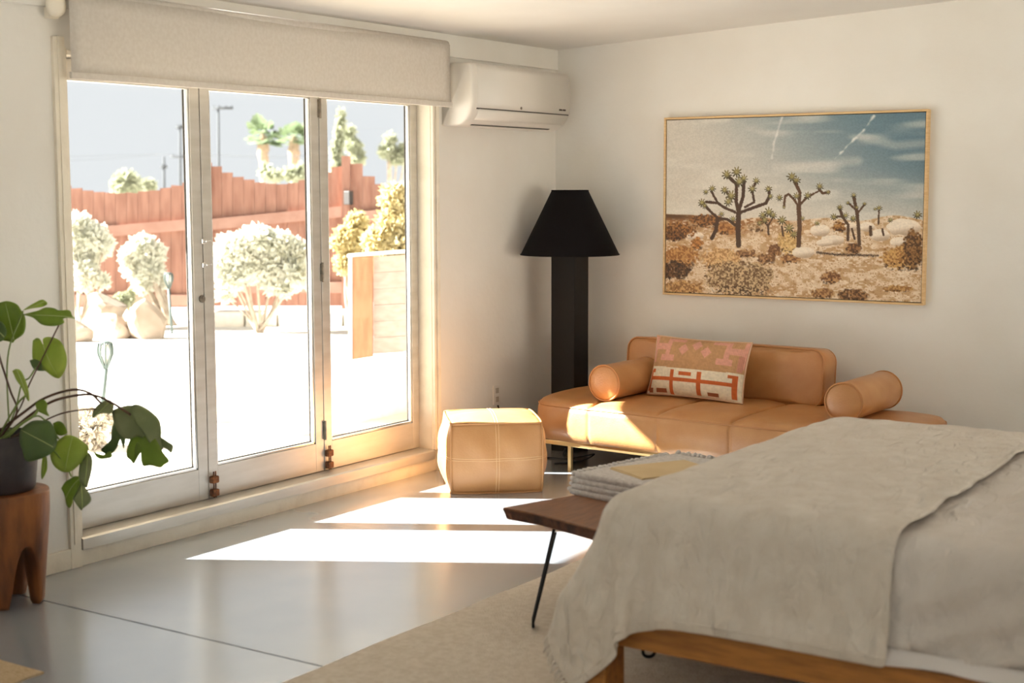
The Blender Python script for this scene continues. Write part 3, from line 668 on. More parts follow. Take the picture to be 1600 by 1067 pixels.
def throw():
    h = .026; fx, hangN, hangF = .295, .292, .27
    X0, X1 = BX0+.10, BX1-.02; Y0_, Y1_ = BY0+.035, BY1-.035
    nx = int((3.545-X0+fx)/h)+1; ny = int(((Y1_-Y0_)+hangN+hangF)/h)+1
    gx = X0-fx+np.arange(nx)*h; gy = Y0_-hangN+np.arange(ny)*h
    P = np.zeros((ny, nx, 3)); P[..., 0] = gx[None, :]-.05*((gy[:, None]-Y0_)/(Y1_-Y0_)-.5); P[..., 1] = gy[:, None]; P[..., 2] = MZ+.02
    P[..., 2] += .004*RNG.random((ny, nx))
    P0 = P.copy(); PIN = (P0[..., 0] > X0+.16) & (P0[..., 1] > Y0_+.14) & (P0[..., 1] < Y1_-.14); P0[..., 2] = MZ+.017
    Q = P.copy(); lo = np.array([X0, Y0_, .0]); hi = np.array([X1, Y1_, MZ]); cen = (lo+hi)/2; half = (hi-lo)/2; r = .075; mg = .016
    def pairs(dy, dx):
        out = []
        for py in ((0, 1) if dy else (0,)):
            for px in ((0, 1) if (dx and not dy) else (0,)):
                out.append((dy, dx, py, px))
        return out
    def solve(dy, dx, rest, k):
        n = ny-abs(dy); m = nx-abs(dx); x0 = 0 if dx >= 0 else -dx
        step = 2*abs(dy) if dy else 1; stx = 2*abs(dx) if (dx and not dy) else 1
        for s in range(abs(dy) if dy else 1):
            for par in range(2 if dy else 1):
                ys = np.arange(s+par*abs(dy), n, step) if dy else np.arange(0, n)
                for s2 in range(abs(dx) if (dx and not dy) else 1):
                    for par2 in range(2 if (dx and not dy) else 1):
                        xs_ = np.arange(s2+par2*abs(dx), m, stx) if (dx and not dy) else np.arange(0, m)
                        if len(ys) == 0 or len(xs_) == 0: continue
                        A = np.ix_(ys, xs_+x0); B = np.ix_(ys+dy, xs_+x0+dx)
                        d = P[B]-P[A]; l = np.linalg.norm(d, axis=-1, keepdims=True)+1e-9
                        c = d*((l-rest)/l)*(.5*k); P[A] += c; P[B] -= c
    def collide():
        P[PIN] = P0[PIN]
        q = P-cen; a = np.abs(q)-(half-r); o_ = np.maximum(a, 0); d = np.linalg.norm(o_, axis=-1)+np.minimum(a.max(-1), 0)-r
        nrm = o_*np.sign(q); l = np.linalg.norm(nrm, axis=-1, keepdims=True)
        alt = np.zeros_like(nrm); alt[..., 2] = 1; nrm = np.where(l > 1e-6, nrm/np.maximum(l, 1e-6), alt)
        pen = np.where(d < mg, mg-d, 0)[..., None]; P[:] += nrm*pen
        hit = (pen[..., 0] > 0); Q[hit] += (P[hit]-Q[hit])*.85
        np.maximum(P[..., 2], .03, out=P[..., 2])
        # bed frame keeps the hanging cloth in front of it
        e = np.stack([P[..., 0]-(BX0-.022), P[..., 1]-(BY0-.018), (BY1+.022)-P[..., 1]], -1)
        ins = (P[..., 2] < .33) & (P[..., 0] < X1) & (e.min(-1) > 0) & (e.min(-1) < .3); w_ = e.argmin(-1)
        P[..., 0] -= np.where(ins & (w_ == 0), e[..., 0], 0); P[..., 1] += np.where(ins & (w_ == 2), e[..., 2], 0)-np.where(ins & (w_ == 1), e[..., 1], 0)
    for it in range(200):
        v = (P-Q)*.96; Q[:] = P; P += v; P[..., 2] -= .0016
        for _ in range(5):
            solve(0, 1, h, 1); solve(1, 0, h, 1); solve(1, 1, h*math.sqrt(2), .35); solve(1, -1, h*math.sqrt(2), .35)
            solve(0, 2, 2*h, .04); solve(2, 0, 2*h, .04); collide()
    # gentle creases over the top
    J, I = np.mgrid[0:ny, 0:nx]; top = np.clip((P[..., 2]-(MZ-.03))/.03, 0, 1)
    cr = .014*(vnoise((ny, nx), (40, 16), 31)-.5)+.010*np.sin(I*.33+J*.11+3*vnoise((ny, nx), (8, 8), 5))*vnoise((ny, nx), (9, 6), 9)
    P[..., 2] += np.abs(cr)*top
    V = [Vector(p) for p in P.reshape(-1, 3)]
    F = [(j*nx+i, j*nx+i+1, (j+1)*nx+i+1, (j+1)*nx+i) for j in range(ny-1) for i in range(nx-1)]
    o = thing('throw_blanket', 'sand coloured linen throw draped over the foot of the bed', 'blanket', (3.05, -3.04, MZ))
    b = add('cloth', V, F, LINEN, o, True)
    s = b.modifiers.new('thickness', 'SOLIDIFY'); s.thickness = .004; s.offset = 1
    s = b.modifiers.new('smooth', 'SUBSURF'); s.levels = s.render_levels = 1
    L = []
    for j in range(0, ny):
        for q in (0, .5):
            if j+1 >= ny: continue
            p = Vector(P[j, 0]*(1-q)+P[j+1, 0]*q); d = Vector(P[j, 0]-P[j, 2]); d.normalize()
            e = p+d*.022+Vector((random.uniform(-.006, .006), random.uniform(-.006, .006), -.014)); e.z = max(e.z, .02)
            L.append(([p-d*.004, (p+e)/2+Vector((0, 0, .003)), e], [.005, .0055, .004]))
    fr = tubes('fringe', L, LINEN, o, 5); fr['kind'] = 'stuff'
    # stitched hem along the edge that hangs over the near rail
    tube('hem', [Vector(P[1, i])+Vector((0, -.004, 0)) for i in range(nx)], .0035, LINEN, o, 6)
throw()

# ------------------------------------------------------------------ bench at the foot of the bed
def bench():
    zt, tk = .400, .045
    o = thing('live_edge_bench', 'walnut slab bench on black hairpin legs at the foot of the bed', 'bench', (2.17, -2.7, .012))
    left = smooth_curve([(1.864, -3.339, 0), (1.915, -3.17, 0), (1.972, -3.0, 0), (2.03, -2.72, 0), (2.066, -2.45, 0), (2.10, -2.2, 0), (2.118, -1.975, 0), (2.10, -1.80, 0)], 5)
    near = smooth_curve([(1.864, -3.339, 0), (1.96, -3.348, 0), (2.057, -3.366, 0), (2.20, -3.41, 0), (2.344, -3.455, 0), (2.43, -3.47, 0)], 4)
    right = [Vector((2.44, y, 0)) for y in np.linspace(-3.45, -1.82, 12)]
    ring = left[::-1]+near[1:]+right
    cx, cy = 2.2, -2.65
    def lp(z, k): return [Vector((p.x+(cx-p.x)*k*1.2, p.y+(cy-p.y)*k*.4, z)) for p in ring]
    V, F = loft([lp(zt-tk, .045), lp(zt-tk+.004, .03), lp(zt-.012, .006), lp(zt-.002, 0), lp(zt, .006)])
    top = add('slab_top', V, F, WALNUT, o)
    jit = lambda: random.uniform(-.002, .002)
    V, F = loft([[p+Vector((jit(), jit(), 0)) for p in lp(zt-tk+.003, .026)], [p+Vector((jit(), jit(), 0)) for p in lp(zt-tk*.5, .010)], [p for p in lp(zt-.006, -.002)]], True, False)
    add('live_edge', V, F, BARK, top)
    def hairpin(bx, by, tx, ty, dx, dy):
        a = Vector((tx-dx, ty-dy, zt-tk+.006)); c = Vector((tx+dx, ty+dy, zt-tk+.006)); b = Vector((bx, by, .012+.006))
        e = Vector((dx, dy, 0)).normalized()*.019
        P = [a, b-e+Vector((0, 0, .02))]+[b+e*math.sin(t)*1.0*1+Vector((0, 0, .014-.014*math.cos(t))) for t in np.linspace(-PI/2.2, PI/2.2, 7)]+[b+e+Vector((0, 0, .02)), c]
        tube('hairpin_leg', P, .0055, IRON, o, 8)
    hairpin(2.068, -3.451, 2.105, -3.362, -.036, .056); hairpin(2.571, -3.525, 2.39, -3.36, .05, .034)
    hairpin(2.09, -1.76, 2.16, -1.90, .045, -.05); hairpin(2.47, -1.76, 2.38, -1.90, -.045, -.05)
bench()
def folded_throw():
    o = thing('folded_throw', 'pale grey knitted throw folded in a stack on the bench', 'blanket', (2.2, -2.75, .40), math.radians(-12))
    W_, D_ = .40, .60; z = .0
    for k in range(4):
        t = .021+.002*(k % 2); w2 = W_/2-.006*k; d2 = D_/2-.004*k
        P = []
        n = 36
        for i in range(n+1):
            y = -d2+2*d2*i/n
            wv = .0022*math.sin(i*2.1+k)
            lp = []
            for a in np.linspace(0, 2*PI, 28, endpoint=False):
                ca, sa = math.cos(a), math.sin(a)
                lp.append(Vector((math.copysign(abs(ca)**.18, ca)*w2+wv, y, z+t/2+math.copysign(abs(sa)**.55, sa)*(t/2+.0008*math.sin(i*1.7+a*3)))))
            P.append(lp)
        V, F = loft(P); add('folded_layer', V, F, KNIT, o, True, True)
        L = []
        for q in np.linspace(-w2+.02, w2-.02, 16):       # tassels at the far and window sides
            for s in (1,):
                p = Vector((q, s*d2, z+t*.6)); L.append(([p, p+Vector((random.uniform(-.008, .008), s*.016, .004+random.uniform(0, .010))), p+Vector((random.uniform(-.012, .012), s*.034, random.uniform(.0, .012)))], [.008, .0105, .0085]))
        for q in np.linspace(-d2+.02, d2-.02, 20):
            p = Vector((-w2, q, z+t*.6)); L.append(([p, p+Vector((-.014, random.uniform(-.006, .006), .002)), p+Vector((-.028, random.uniform(-.01, .01), random.uniform(-.001, .004)))], [.008, .010, .008]))
        f = tubes('tassels', L, KNIT, o, 5, True); f['kind'] = 'stuff'
        z += t-.001
    return z
zf = folded_throw()
o = thing('paper_folder', 'flat kraft paper folder lying on the folded grey throw', 'folder', (2.23, -2.78, .40+zf), math.radians(-30))
box('back_cover', (-.12, -.17, .0), (.12, .17, .004), PAPER, o, .001, local=True); box('front_cover', (-.119, -.165, .0045), (.121, .171, .008), PAPER, o, .001, local=True)

# ------------------------------------------------------------------ rugs
def rug(name, label, x0, x1, y0, y1, m, t=.012, frng=False):
    nx, ny = 60, 60
    o = thing(name, label, 'rug', ((x0+x1)/2, (y0+y1)/2, 0))
    e = lambda a, s: .004*math.sin(a*40+s)+.003*math.sin(a*17+2*s)
    V, F = grid_vf(nx, ny, lambda a, b: Vector((x0+(x1-x0)*a+e(b, 1)*(1-2*a if a in (0, 1) else 0), y0+(y1-y0)*b, t if 0 < a < 1 and 0 < b < 1 else t*.7)))
    n = len(V); R = [i for i in range(nx+1)]+[(j*(nx+1)+nx) for j in range(1, ny+1)]+[ny*(nx+1)+i for i in range(nx-1, -1, -1)]+[j*(nx+1) for j in range(ny-1, 0, -1)]
    V += [Vector((V[i].x, V[i].y, .0005)) for i in R]; k = len(R)
    F += [(R[i], R[(i+1) % k], n+(i+1) % k, n+i) for i in range(k)]
    add('pile', V, F, m, o, False); return o
rug('wool_rug', 'large flat woven cream wool rug under the bed and bench', 1.712, 5.3, -6.2, -2.0, RUGM)
rm = rug('jute_mat', 'small striped jute mat on the concrete in front of the tree stump', .10, .99, -5.9, -4.705, MATM, .010)

# ------------------------------------------------------------------ tree stump with potted monstera
SX, SY = .188, -4.235
def stump():
    o = thing('stump_stool', 'carved brown tree stump stool with tooth shaped legs', 'stool', (SX, SY, 0))
    R, Ht, n = .168, .432, 72; a0 = math.radians(38)
    rad = lambda a: R*(1+.03*math.sin(2*a+1)+.02*math.sin(5*a))
    loops = []
    def zb(a):
        c = (math.cos(4*(a-a0))+1)/2        # 1 at a leg, 0 between two legs
        return .235*(1-min(1, (c/.62))**1.3) if c < .62 else 0.0
    A = [2*PI*k/n for k in range(n)]
    def ring(fr, fz): return [Vector((SX+fr(a)*math.cos(a), SY+fr(a)*math.sin(a), fz(a))) for a in A]
    loops.append(ring(lambda a: .01, lambda a: .25)); loops.append(ring(lambda a: rad(a)*.42, lambda a: max(zb(a), .0)+(.25-zb(a))*.75))
    loops.append(ring(lambda a: rad(a)*.55, lambda a: zb(a)+.012)); loops.append(ring(lambda a: rad(a)*.60, lambda a: zb(a)))
    for q in (.0, .03, .2, .4, .6, .8, .95): loops.append(ring(lambda a: rad(a)*(.80+.20*min(1, (zb(a)+(Ht-zb(a))*q)/.36)-(.04 if q == 0 else 0)), lambda a: zb(a)+(Ht-.012-zb(a))*q/.95))
    loops.append(ring(lambda a: rad(a)*.998, lambda a: Ht-.005)); loops.append(ring(lambda a: rad(a)*.994, lambda a: Ht-.001)); loops.append(ring(lambda a: rad(a)*.975, lambda a: Ht)); loops.append(ring(lambda a: rad(a)*.9, lambda a: Ht)); loops.append(ring(lambda a: .01, lambda a: Ht))
    V, F = loft(loops); add('carved_body', V, F, TEAK, o, True)
stump()
PX, PY, PZ = .178, -4.24, .432
def plant():
    o = thing('monstera_plant', 'leafy monstera in a charcoal pot on the tree stump', 'plant', (PX, PY, PZ))
    V, F = lathe_vf([(.02, PZ), (.118, PZ), (.128, PZ+.012), (.138, PZ+.10), (.140, PZ+.212), (.138, PZ+.216), (.128, PZ+.216), (.125, PZ+.19), (.01, PZ+.185)], PX, PY, 48); pot = add('pot', V, F, POTM, o, True)
    V, F = lathe_vf([(.01, PZ+.188), (.08, PZ+.196), (.126, PZ+.190), (.01, PZ+.184)], PX, PY, 24); add('soil', V, F, SOIL, pot, True)
    depth0 = (Vector((PX, PY, PZ+.25))-CAM).dot(FWD)
    # outline of each leaf, in photo pixels; dD = how far its middle stands in front of the pot (metres)
    LV = [
     ([(0, 474), (12, 471), (26, 475), (33, 484), (39, 494), (40, 510), (36, 522), (24, 531), (20, 536), (12, 534), (-6, 531), (-16, 516), (-14, 490)], .02, LEAF, (.5, -.3), 0, 'leaf'),
     ([(-22, 500), (-4, 500), (6, 506), (11, 517), (8, 528), (0, 534), (-20, 530)], .10, LEAFD, (.2, .2), 0, 'leaf'),
     ([(38, 488), (52, 485), (62, 483), (72, 479), (84, 481), (92, 485), (108, 485), (113, 494), (119, 498), (106, 497), (98, 499), (100, 504), (94, 508), (80, 509), (66, 505), (54, 494)], .05, LEAF, (.9, .5), .2, 'leaf'),
     ([(36, 484), (46, 477), (60, 470), (68, 469), (74, 475), (66, 480), (52, 481)], .0, LEAFL, (.5, .2), 0, 'leaf'),
     ([(46, 530), (52, 526), (58, 528), (64, 536), (68, 540), (64, 530), (70, 526), (82, 527), (94, 532), (101, 546), (103, 562), (99, 578), (90, 590), (80, 587), (66, 577), (52, 575), (47, 562), (46, 545)], .06, LEAFL, (-.4, .3), .15, 'leaf'),
     ([(46, 562), (54, 560), (64, 566), (74, 578), (62, 580), (52, 575)], .055, LEAFD, (.4, .3), 0, 'leaf'),
     ([(20, 579), (26, 576), (33, 579), (39, 592), (44, 608), (46, 626), (41, 622), (34, 606), (26, 594)], .09, LEAFL, (.6, .1), .2, 'leaf'),
     ([(55, 630), (60, 625), (68, 624), (74, 632), (73, 642), (77, 651), (68, 647), (58, 640)], .10, LEAF, (.4, .4), 0, 'leaf'),
     ([(82, 660), (90, 656), (98, 661), (104, 671), (105, 678), (96, 681), (86, 675)], .06, LEAF, (.2, .5), 0, 'leaf'),
     ([(27, 668), (36, 660), (48, 654), (66, 656), (76, 657), (84, 668), (88, 688), (82, 704), (70, 713), (56, 717), (36, 717), (31, 700), (27, 688)], .17, LEAFD, (-.2, .5), .25, 'leaf'),
     ([(66, 716), (72, 711), (74, 724), (73, 736), (65, 749), (64, 735)], .05, LEAFL, (.3, .1), 0, 'leaf'),
     ([(92, 684), (104, 678), (118, 682), (130, 690), (138, 698), (134, 712), (124, 726), (110, 736), (96, 735), (83, 725), (78, 711), (80, 697)], .12, LEAFL, (.3, .4), .22, 'leaf'),
     ([(128, 712), (138, 706), (144, 716), (143, 734), (139, 752), (136, 762), (126, 752), (124, 738)], .10, LEAFO, (.8, .2), .1, 'leaf'),
     ([(92, 762), (98, 752), (108, 747), (116, 744), (126, 746), (124, 762), (116, 778), (113, 786), (106, 793), (100, 788), (98, 774)], .10, LEAF, (-.4, .3), .2, 'leaf'),
     ([(114, 778), (120, 766), (127, 752), (134, 762), (142, 778), (140, 786), (130, 794), (127, 797), (120, 788)], .12, LEAFO, (.5, .3), .3, 'leaf'),
     ([(143, 651), (145, 640), (152, 630), (162, 625), (172, 625), (178, 633), (176, 643), (170, 648), (158, 645), (150, 647)], .10, LEAFO, (.3, .8), .3, 'leaf'),
     # the large drooping split leaf
     ([(176, 645), (184, 637), (196, 635), (206, 641), (210, 650), (214, 662), (206, 666), (200, 674), (196, 690), (192, 700), (190, 692), (188, 686), (182, 696), (172, 704), (160, 706), (150, 698), (164, 692), (170, 682), (171, 664)], .08, LEAFD, (-.5, .6), .35, 'leaf_lobe'),
     ([(145, 703), (154, 709), (166, 711), (172, 706), (176, 712), (172, 717), (160, 717), (150, 712)], .09, LEAF, (.2, .7), 0, 'leaf_lobe'),
     ([(205, 640), (208, 631), (216, 629), (226, 634), (238, 644), (248, 656), (252, 672), (252, 690), (256, 700), (247, 704), (236, 694), (222, 672), (212, 658)], .14, LEAFO, (.6, .4), .3, 'leaf_lobe'),
     ([(212, 664), (222, 662), (234, 672), (246, 690), (254, 706), (261, 717), (254, 724), (248, 729), (234, 727), (221, 726), (219, 704), (217, 692), (212, 690), (209, 700), (207, 722), (200, 716), (194, 710), (196, 694), (202, 676)], .15, LEAF, (-.2, .5), .35, 'leaf_lobe'),
     ([(242, 676), (254, 684), (262, 690), (271, 697), (268, 708), (260, 702), (246, 692)], .13, LEAFO, (.2, .3), 0, 'leaf_lobe'),
     ([(172, 640), (186, 634), (204, 632), (222, 640), (238, 656), (250, 676), (254, 698), (244, 702), (228, 688), (214, 682), (200, 686), (188, 680), (178, 664)], .115, LEAFO, (.1, .3), .1, 'leaf_lobe'),
    ]
    big = None
    for pts, dD, m, tilt, droop, nm in LV:
        cx = sum(p[0] for p in pts)/len(pts); cy = sum(p[1] for p in pts)/len(pts)
        D = depth0-dD; c = at(cx, cy, D=D); r = max(math.hypot(p[0]-cx, p[1]-cy) for p in pts)*D/FPX
        nrm = (-FWD+RGT*tilt[0]*.8+UPV*tilt[1]*.8).normalized()
        def onp(px, py):
            d = FWD+RGT*((px-800)/FPX)-UPV*((py-533.5)/FPX); t = (c-CAM).dot(nrm)/d.dot(nrm); return CAM+d*t
        ring = [onp(*p) for p in pts]
        ring = smooth_curve(ring+[ring[0]], 3)[:-1]; n = len(ring)
        bend = lambda p: p-nrm*((p-c).length**2/max(r, .01)*(.10+.35*droop))+nrm*.010*math.sin((p-c).dot(RGT)/max(r, .01)*3)
        Vs = [bend(c+(p-c)*s) for s in (1, .75, .5, .25) for p in ring]+[c]
        Fs = []
        for q in range(3):
            for i in range(n): Fs.append((q*n+i, q*n+(i+1) % n, (q+1)*n+(i+1) % n, (q+1)*n+i))
        Fs += [(3*n+i, 3*n+(i+1) % n, 4*n) for i in range(n)]
        par = o
        if nm == 'leaf_lobe':
            if big is None:
                big = add('split_leaf', Vs, Fs, m, o, True, label='large drooping split leaf'); lf = big
            else: lf = add('leaf_lobe', Vs, Fs, m, big, True)
        else: lf = add('leaf', Vs, Fs, m, o, True)
        s = lf.modifiers.new('thickness', 'SOLIDIFY'); s.thickness = .0009
        if nm == 'leaf' and r*FPX/D > 20:
            tip = max(ring, key=lambda p: (p-c).length); root = min(ring, key=lambda p: (p-c).normalized().dot((tip-c).normalized()))
            tube('midrib', [bend(root.lerp(c, .1).lerp(c, q))+nrm*.0012 for q in (0, .5)]+[bend(c.lerp(tip, q))+nrm*.0012 for q in (0, .3, .6, .92)], [.0018, .0017, .0016, .0014, .0011, .0007], mat('leaf_rib', C(176, 190, 116), .5), lf, 5)
    base = (PX, PY, PZ+.19)
    def stem(pix, r, m, ds):
        P = [Vector(base)+Vector((random.uniform(-.04, .04), random.uniform(-.04, .04), 0))]+[at(px, py, D=depth0-dd) for (px, py), dd in zip(pix, ds)]
        tube('stem', smooth_curve(P, 8), r, m, o, 6)
    stem([(36, 645), (70, 622), (112, 609), (140, 614), (158, 630)], .0048, STEMB, (.03, .06, .08, .09, .10))
    stem([(48, 648), (80, 628), (112, 619), (145, 617), (176, 630), (204, 648)], .005, STEMB, (.03, .06, .08, .09, .10, .12))
    stem([(72, 656), (100, 645), (130, 640), (150, 639)], .003, STEMB, (.05, .07, .09, .10))
    stem([(26, 646), (16, 610), (0, 560), (-10, 520)], .0038, STEMB, (.03, .03, .03, .03))
    stem([(30, 640), (46, 600), (70, 552), (92, 508)], .0028, STEMB, (.03, .06, .07, .06))
    stem([(24, 640), (34, 600), (46, 590), (56, 574)], .003, STEMG, (.03, .05, .06, .06))
    stem([(10, 660), (28, 630), (40, 618)], .004, STEMG, (.05, .08, .09))
    stem([(14, 680), (34, 662), (52, 650), (60, 640)], .005, STEMG, (.10, .12, .12, .10))
    stem([(50, 652), (70, 656), (80, 668), (92, 686)], .0035, STEMG, (.10, .12, .12, .125))
    stem([(60, 690), (98, 720), (112, 745)], .003, STEMG, (.10, .12, .105))
    stem([(12, 560), (36, 486)], .003, STEMG, (.04, .04))
plant()

# ------------------------------------------------------------------ outside: ground, patio, garden
GZ = -.08
gv = []
V, F = grid_vf(60, 60, lambda a, b: Vector((-70+140*a, -60+140*b, GZ-.02)))
gr = struct(add('ground', V, F, GROUNDM))
struct(box('patio', (-1.55, -6, GZ-.04), (-.14, 2.6, -.03), PAVEM, bev=.01))
wl = thing('garden_wall', 'low white stucco garden wall edging the patio outside', 'wall', (-1.75, 1.2, GZ))
zt = at(600, 563, 0, -1.62).z
box('wall_body', (-1.86, -.16, GZ), (-1.62, 3.4, zt), STUCCO, wl, .02, 3); 
pp = at(404, 690, 2, GZ)
pst = thing('garden_post', 'short square white stucco post on the patio edge outside', 'post', (pp.x, pp.y, GZ))
box('post_body', (pp.x-.06, pp.y-.055, GZ), (pp.x+.06, pp.y+.055, GZ+.39), STUCCO, pst, .012, 3); box('cap', (pp.x-.066, pp.y-.061, GZ+.385), (pp.x+.066, pp.y+.061, GZ+.41), STUCCO, pst, .006)

FD = 19.0       # fence stands about 19 m from the camera
def fence():
    o = thing('board_fence', 'tall reddish wooden board fence with scalloped tops behind the garden', 'fence', tuple(at(350, 475, D=FD)))
    # bays: (px left, px right, top at the posts, top at the dip (px), rail y left/right (px), base y)
    bays = [(60, 320, (276, 302), (362, 340), 480), (330, 535, (256, 288), (342, 322), 478), (548, 700, (246, 296), (332, 316), 470)]
    n = -FWD.copy(); n.z = 0; n.normalize(); rt = Vector((RGT.x, RGT.y, 0)).normalized()
    def wp(px, py, off=0): p = at(px, py, D=FD); return p+n*off
    bw = 17.0
    def slab(name, x0, x1, ytl, ytr, yb, o0, o1, m, par):
        a, b, c, d = wp(x0, ytl), wp(x1, ytr), wp(x1, yb), wp(x0, yb)
        V = [p+n*o0 for p in (a, b, c, d)]+[p+n*o1 for p in (a, b, c, d)]
        return add(name, V, [(0, 1, 2, 3), (4, 5, 6, 7), (0, 1, 5, 4), (1, 2, 6, 5), (2, 3, 7, 6), (3, 0, 4, 7)], m, par)
    for x0, x1, (tp, td), (r0, r1), yb in bays:
        k = int((x1-x0)/bw); w_ = (x1-x0)/k
        for i in range(k):
            u = (i+.5)/k; t = td-(td-tp)*abs(2*u-1)**1.8
            a = x0+i*w_+.2
            slab('board', a, a+w_-.4, t+random.uniform(-1, 1), t+random.uniform(-1, 1), yb, random.uniform(-.006, .006), .028, REDW, o)
        for dy in (0, 98):
            sl = (r1-r0)/(x1-x0) if dy == 0 else 0
            P = [wp(x0, r0+dy), wp(x1, r1+dy if dy == 0 else r0+dy), wp(x1, (r1 if dy == 0 else r0)+dy+17), wp(x0, r0+dy+17)]
            V = [p+n*.024 for p in P]+[p+n*.085 for p in P]
            add('rail', V, [(0, 1, 2, 3), (4, 5, 6, 7), (0, 1, 5, 4), (1, 2, 6, 5), (2, 3, 7, 6), (3, 0, 4, 7)], REDL, o)
    for x0, x1, yt in ((319, 331, 254), (535, 548, 244), (46, 60, 270)): slab('post', x0, x1, yt, yt, 482, -.02, .10, REDW, o)
    q = wp(546, 309, .11); M = Matrix.Translation(q); box('latch_box', (q.x-.05, q.y-.04, q.z-.09), (q.x+.05, q.y+.04, q.z+.09), mat('black_latch', C(50, 44, 40), .6), o, .01)
fence()
def ledge():
    n = -FWD.copy(); n.z = 0; n.normalize(); rt = Vector((RGT.x, RGT.y, 0)).normalized(); D = FD-1.2
    a = at(335, 480, D=D); b = at(640, 474, D=D); a.z = b.z = GZ
    o = thing('stone_ledge', 'long low pale stone ledge running before the fence', 'ledge', tuple(a))
    d = (b-a).normalized(); L = (b-a).length; k = 6; nn = Vector((-d.y, d.x, 0))
    for i in range(k):
        p = a+d*(L*i/k+.01); M = Matrix.Translation(p) @ Matrix(((d.x, nn.x, 0, 0), (d.y, nn.y, 0, 0), (0, 0, 1, 0), (0, 0, 0, 1)))
        box('stone_block', (0, -.2, -.05), (L/k-.02, .2, .155+random.uniform(-.012, .012)), STUCCO, o, .025, 2, M=M)
ledge()

def foliage(name, o, blobs, m, n, leaf, seed):
    """many small leaf blades gathered in puffs"""
    g = np.random.default_rng(seed); V = []; F = []
    tot = sum(b[3] for b in blobs)
    for (c, rx, rz, wt) in blobs:
        for _ in range(int(n*wt/tot)):
            d = g.normal(size=3); d /= np.linalg.norm(d); q = (.45+.55*g.random()**.4)
            p = np.array(c)+d*np.array([rx, rx, rz])*q
            a = g.normal(size=3)*.6+d; a /= np.linalg.norm(a); b = np.cross(a, g.normal(size=3)); b /= np.linalg.norm(b)+1e-9
            L = leaf*(.6+.8*g.random()); w_ = L*.34; k = len(V)
            V += [tuple(p-a*L*.3), tuple(p+a*L*.3+b*w_), tuple(p+a*L), tuple(p+a*L*.3-b*w_)]; F.append((k, k+1, k+2, k+3))
    f = add(name, V, F, m, o); f['kind'] = 'stuff'; return f
def shrub(name, label, base_px, D, puffs, m, n, leaf, seed, trunk=None, cat='shrub', ground=True):
    b = at(base_px[0], base_px[1], D=D)
    if ground: b.z = GZ-.02
    o = thing(name, label, cat, tuple(b)); s = D/FPX; B = []
    for k, (px, py, rx, ry) in enumerate(puffs):
        c = at(px, py, D=D+((k*37) % 7-3)/3*rx*s*.5); B.append((tuple(c), rx*s, ry*s, rx*ry))
    foliage('foliage', o, B, m, n, leaf, seed)
    L = []
    for k, (c, rx, rz, wt) in enumerate(B):
        c = Vector(c); mid = (b+c)/2+Vector((random.uniform(-.05, .05), random.uniform(-.05, .05), -.05*(c-b).length)); L.append((smooth_curve([b+Vector((random.uniform(-.03, .03), random.uniform(-.03, .03), 0)), mid, c], 4), (trunk or .02)*(1 if k else 1.3)))
    for P, r in L: tube('branch', P, [r*(1-.6*i/(len(P)-1)) for i in range(len(P))], TRUNKM, o, 6)
    return o
shrub('sage_shrub', 'pale sage shrub growing behind the garden boulders by the door jamb', (124, 484), 17.4, [(122, 360, 22, 24), (145, 372, 22, 20), (118, 400, 26, 26), (150, 388, 20, 16), (130, 428, 22, 24), (165, 378, 9, 10), (100, 380, 22, 30), (160, 440, 8, 8)], SAGE, 5200, .075, 1)
shrub('sage_shrub', 'pale sage shrub on a leaning trunk beside the garden torch', (270, 492), 17.8, [(222, 388, 20, 18), (205, 400, 16, 14), (238, 398, 18, 18), (215, 418, 20, 18), (236, 424, 16, 20), (226, 442, 14, 14), (250, 436, 8, 16)], SAGE, 4200, .07, 2, .035)
shrub('sage_shrub', 'widest round pale sage shrub growing before the fence ledge', (405, 492), 16.9, [(365, 390, 26, 22), (400, 376, 26, 20), (435, 384, 24, 20), (460, 400, 20, 24), (350, 410, 20, 26), (385, 415, 30, 26), (425, 420, 32, 26), (465, 430, 18, 20), (360, 436, 20, 18), (440, 445, 24, 16), (478, 392, 10, 10), (352, 462, 10, 8)], SAGE, 9500, .075, 3)
shrub('golden_shrub', 'taller golden yellow shrub hiding the fence beyond the plank screen', (606, 480), 16.2, [(615, 310, 18, 20), (632, 330, 20, 24), (612, 350, 20, 22), (640, 370, 20, 20), (590, 376, 20, 16), (622, 390, 26, 20), (655, 320, 16, 24), (606, 420, 24, 20)], YELL, 5600, .075, 4)
shrub('golden_shrub', 'smaller golden yellow shrub growing beneath the fence latch', (556, 482), 16.6, [(557, 347, 13, 11), (546, 366, 18, 10), (566, 364, 12, 12), (552, 386, 18, 14), (533, 378, 14, 10), (572, 390, 16, 14), (540, 410, 14, 14)], YELL, 3600, .07, 5)
shrub('green_tuft', 'small grey green tuft between boulders and fence', (195, 486), 17.9, [(192, 470, 13, 10), (201, 465, 8, 9)], TREEF, 700, .05, 6)
shrub('dry_grass_clump', 'dry grey grass clump on the gravel just outside the door', (143, 700), 9.4, [(140, 668, 26, 26), (158, 660, 16, 16), (128, 680, 20, 18)], mat('dry_grass', C(206, 198, 184), .95, C(176, 166, 150), 9), 1500, .05, 7)
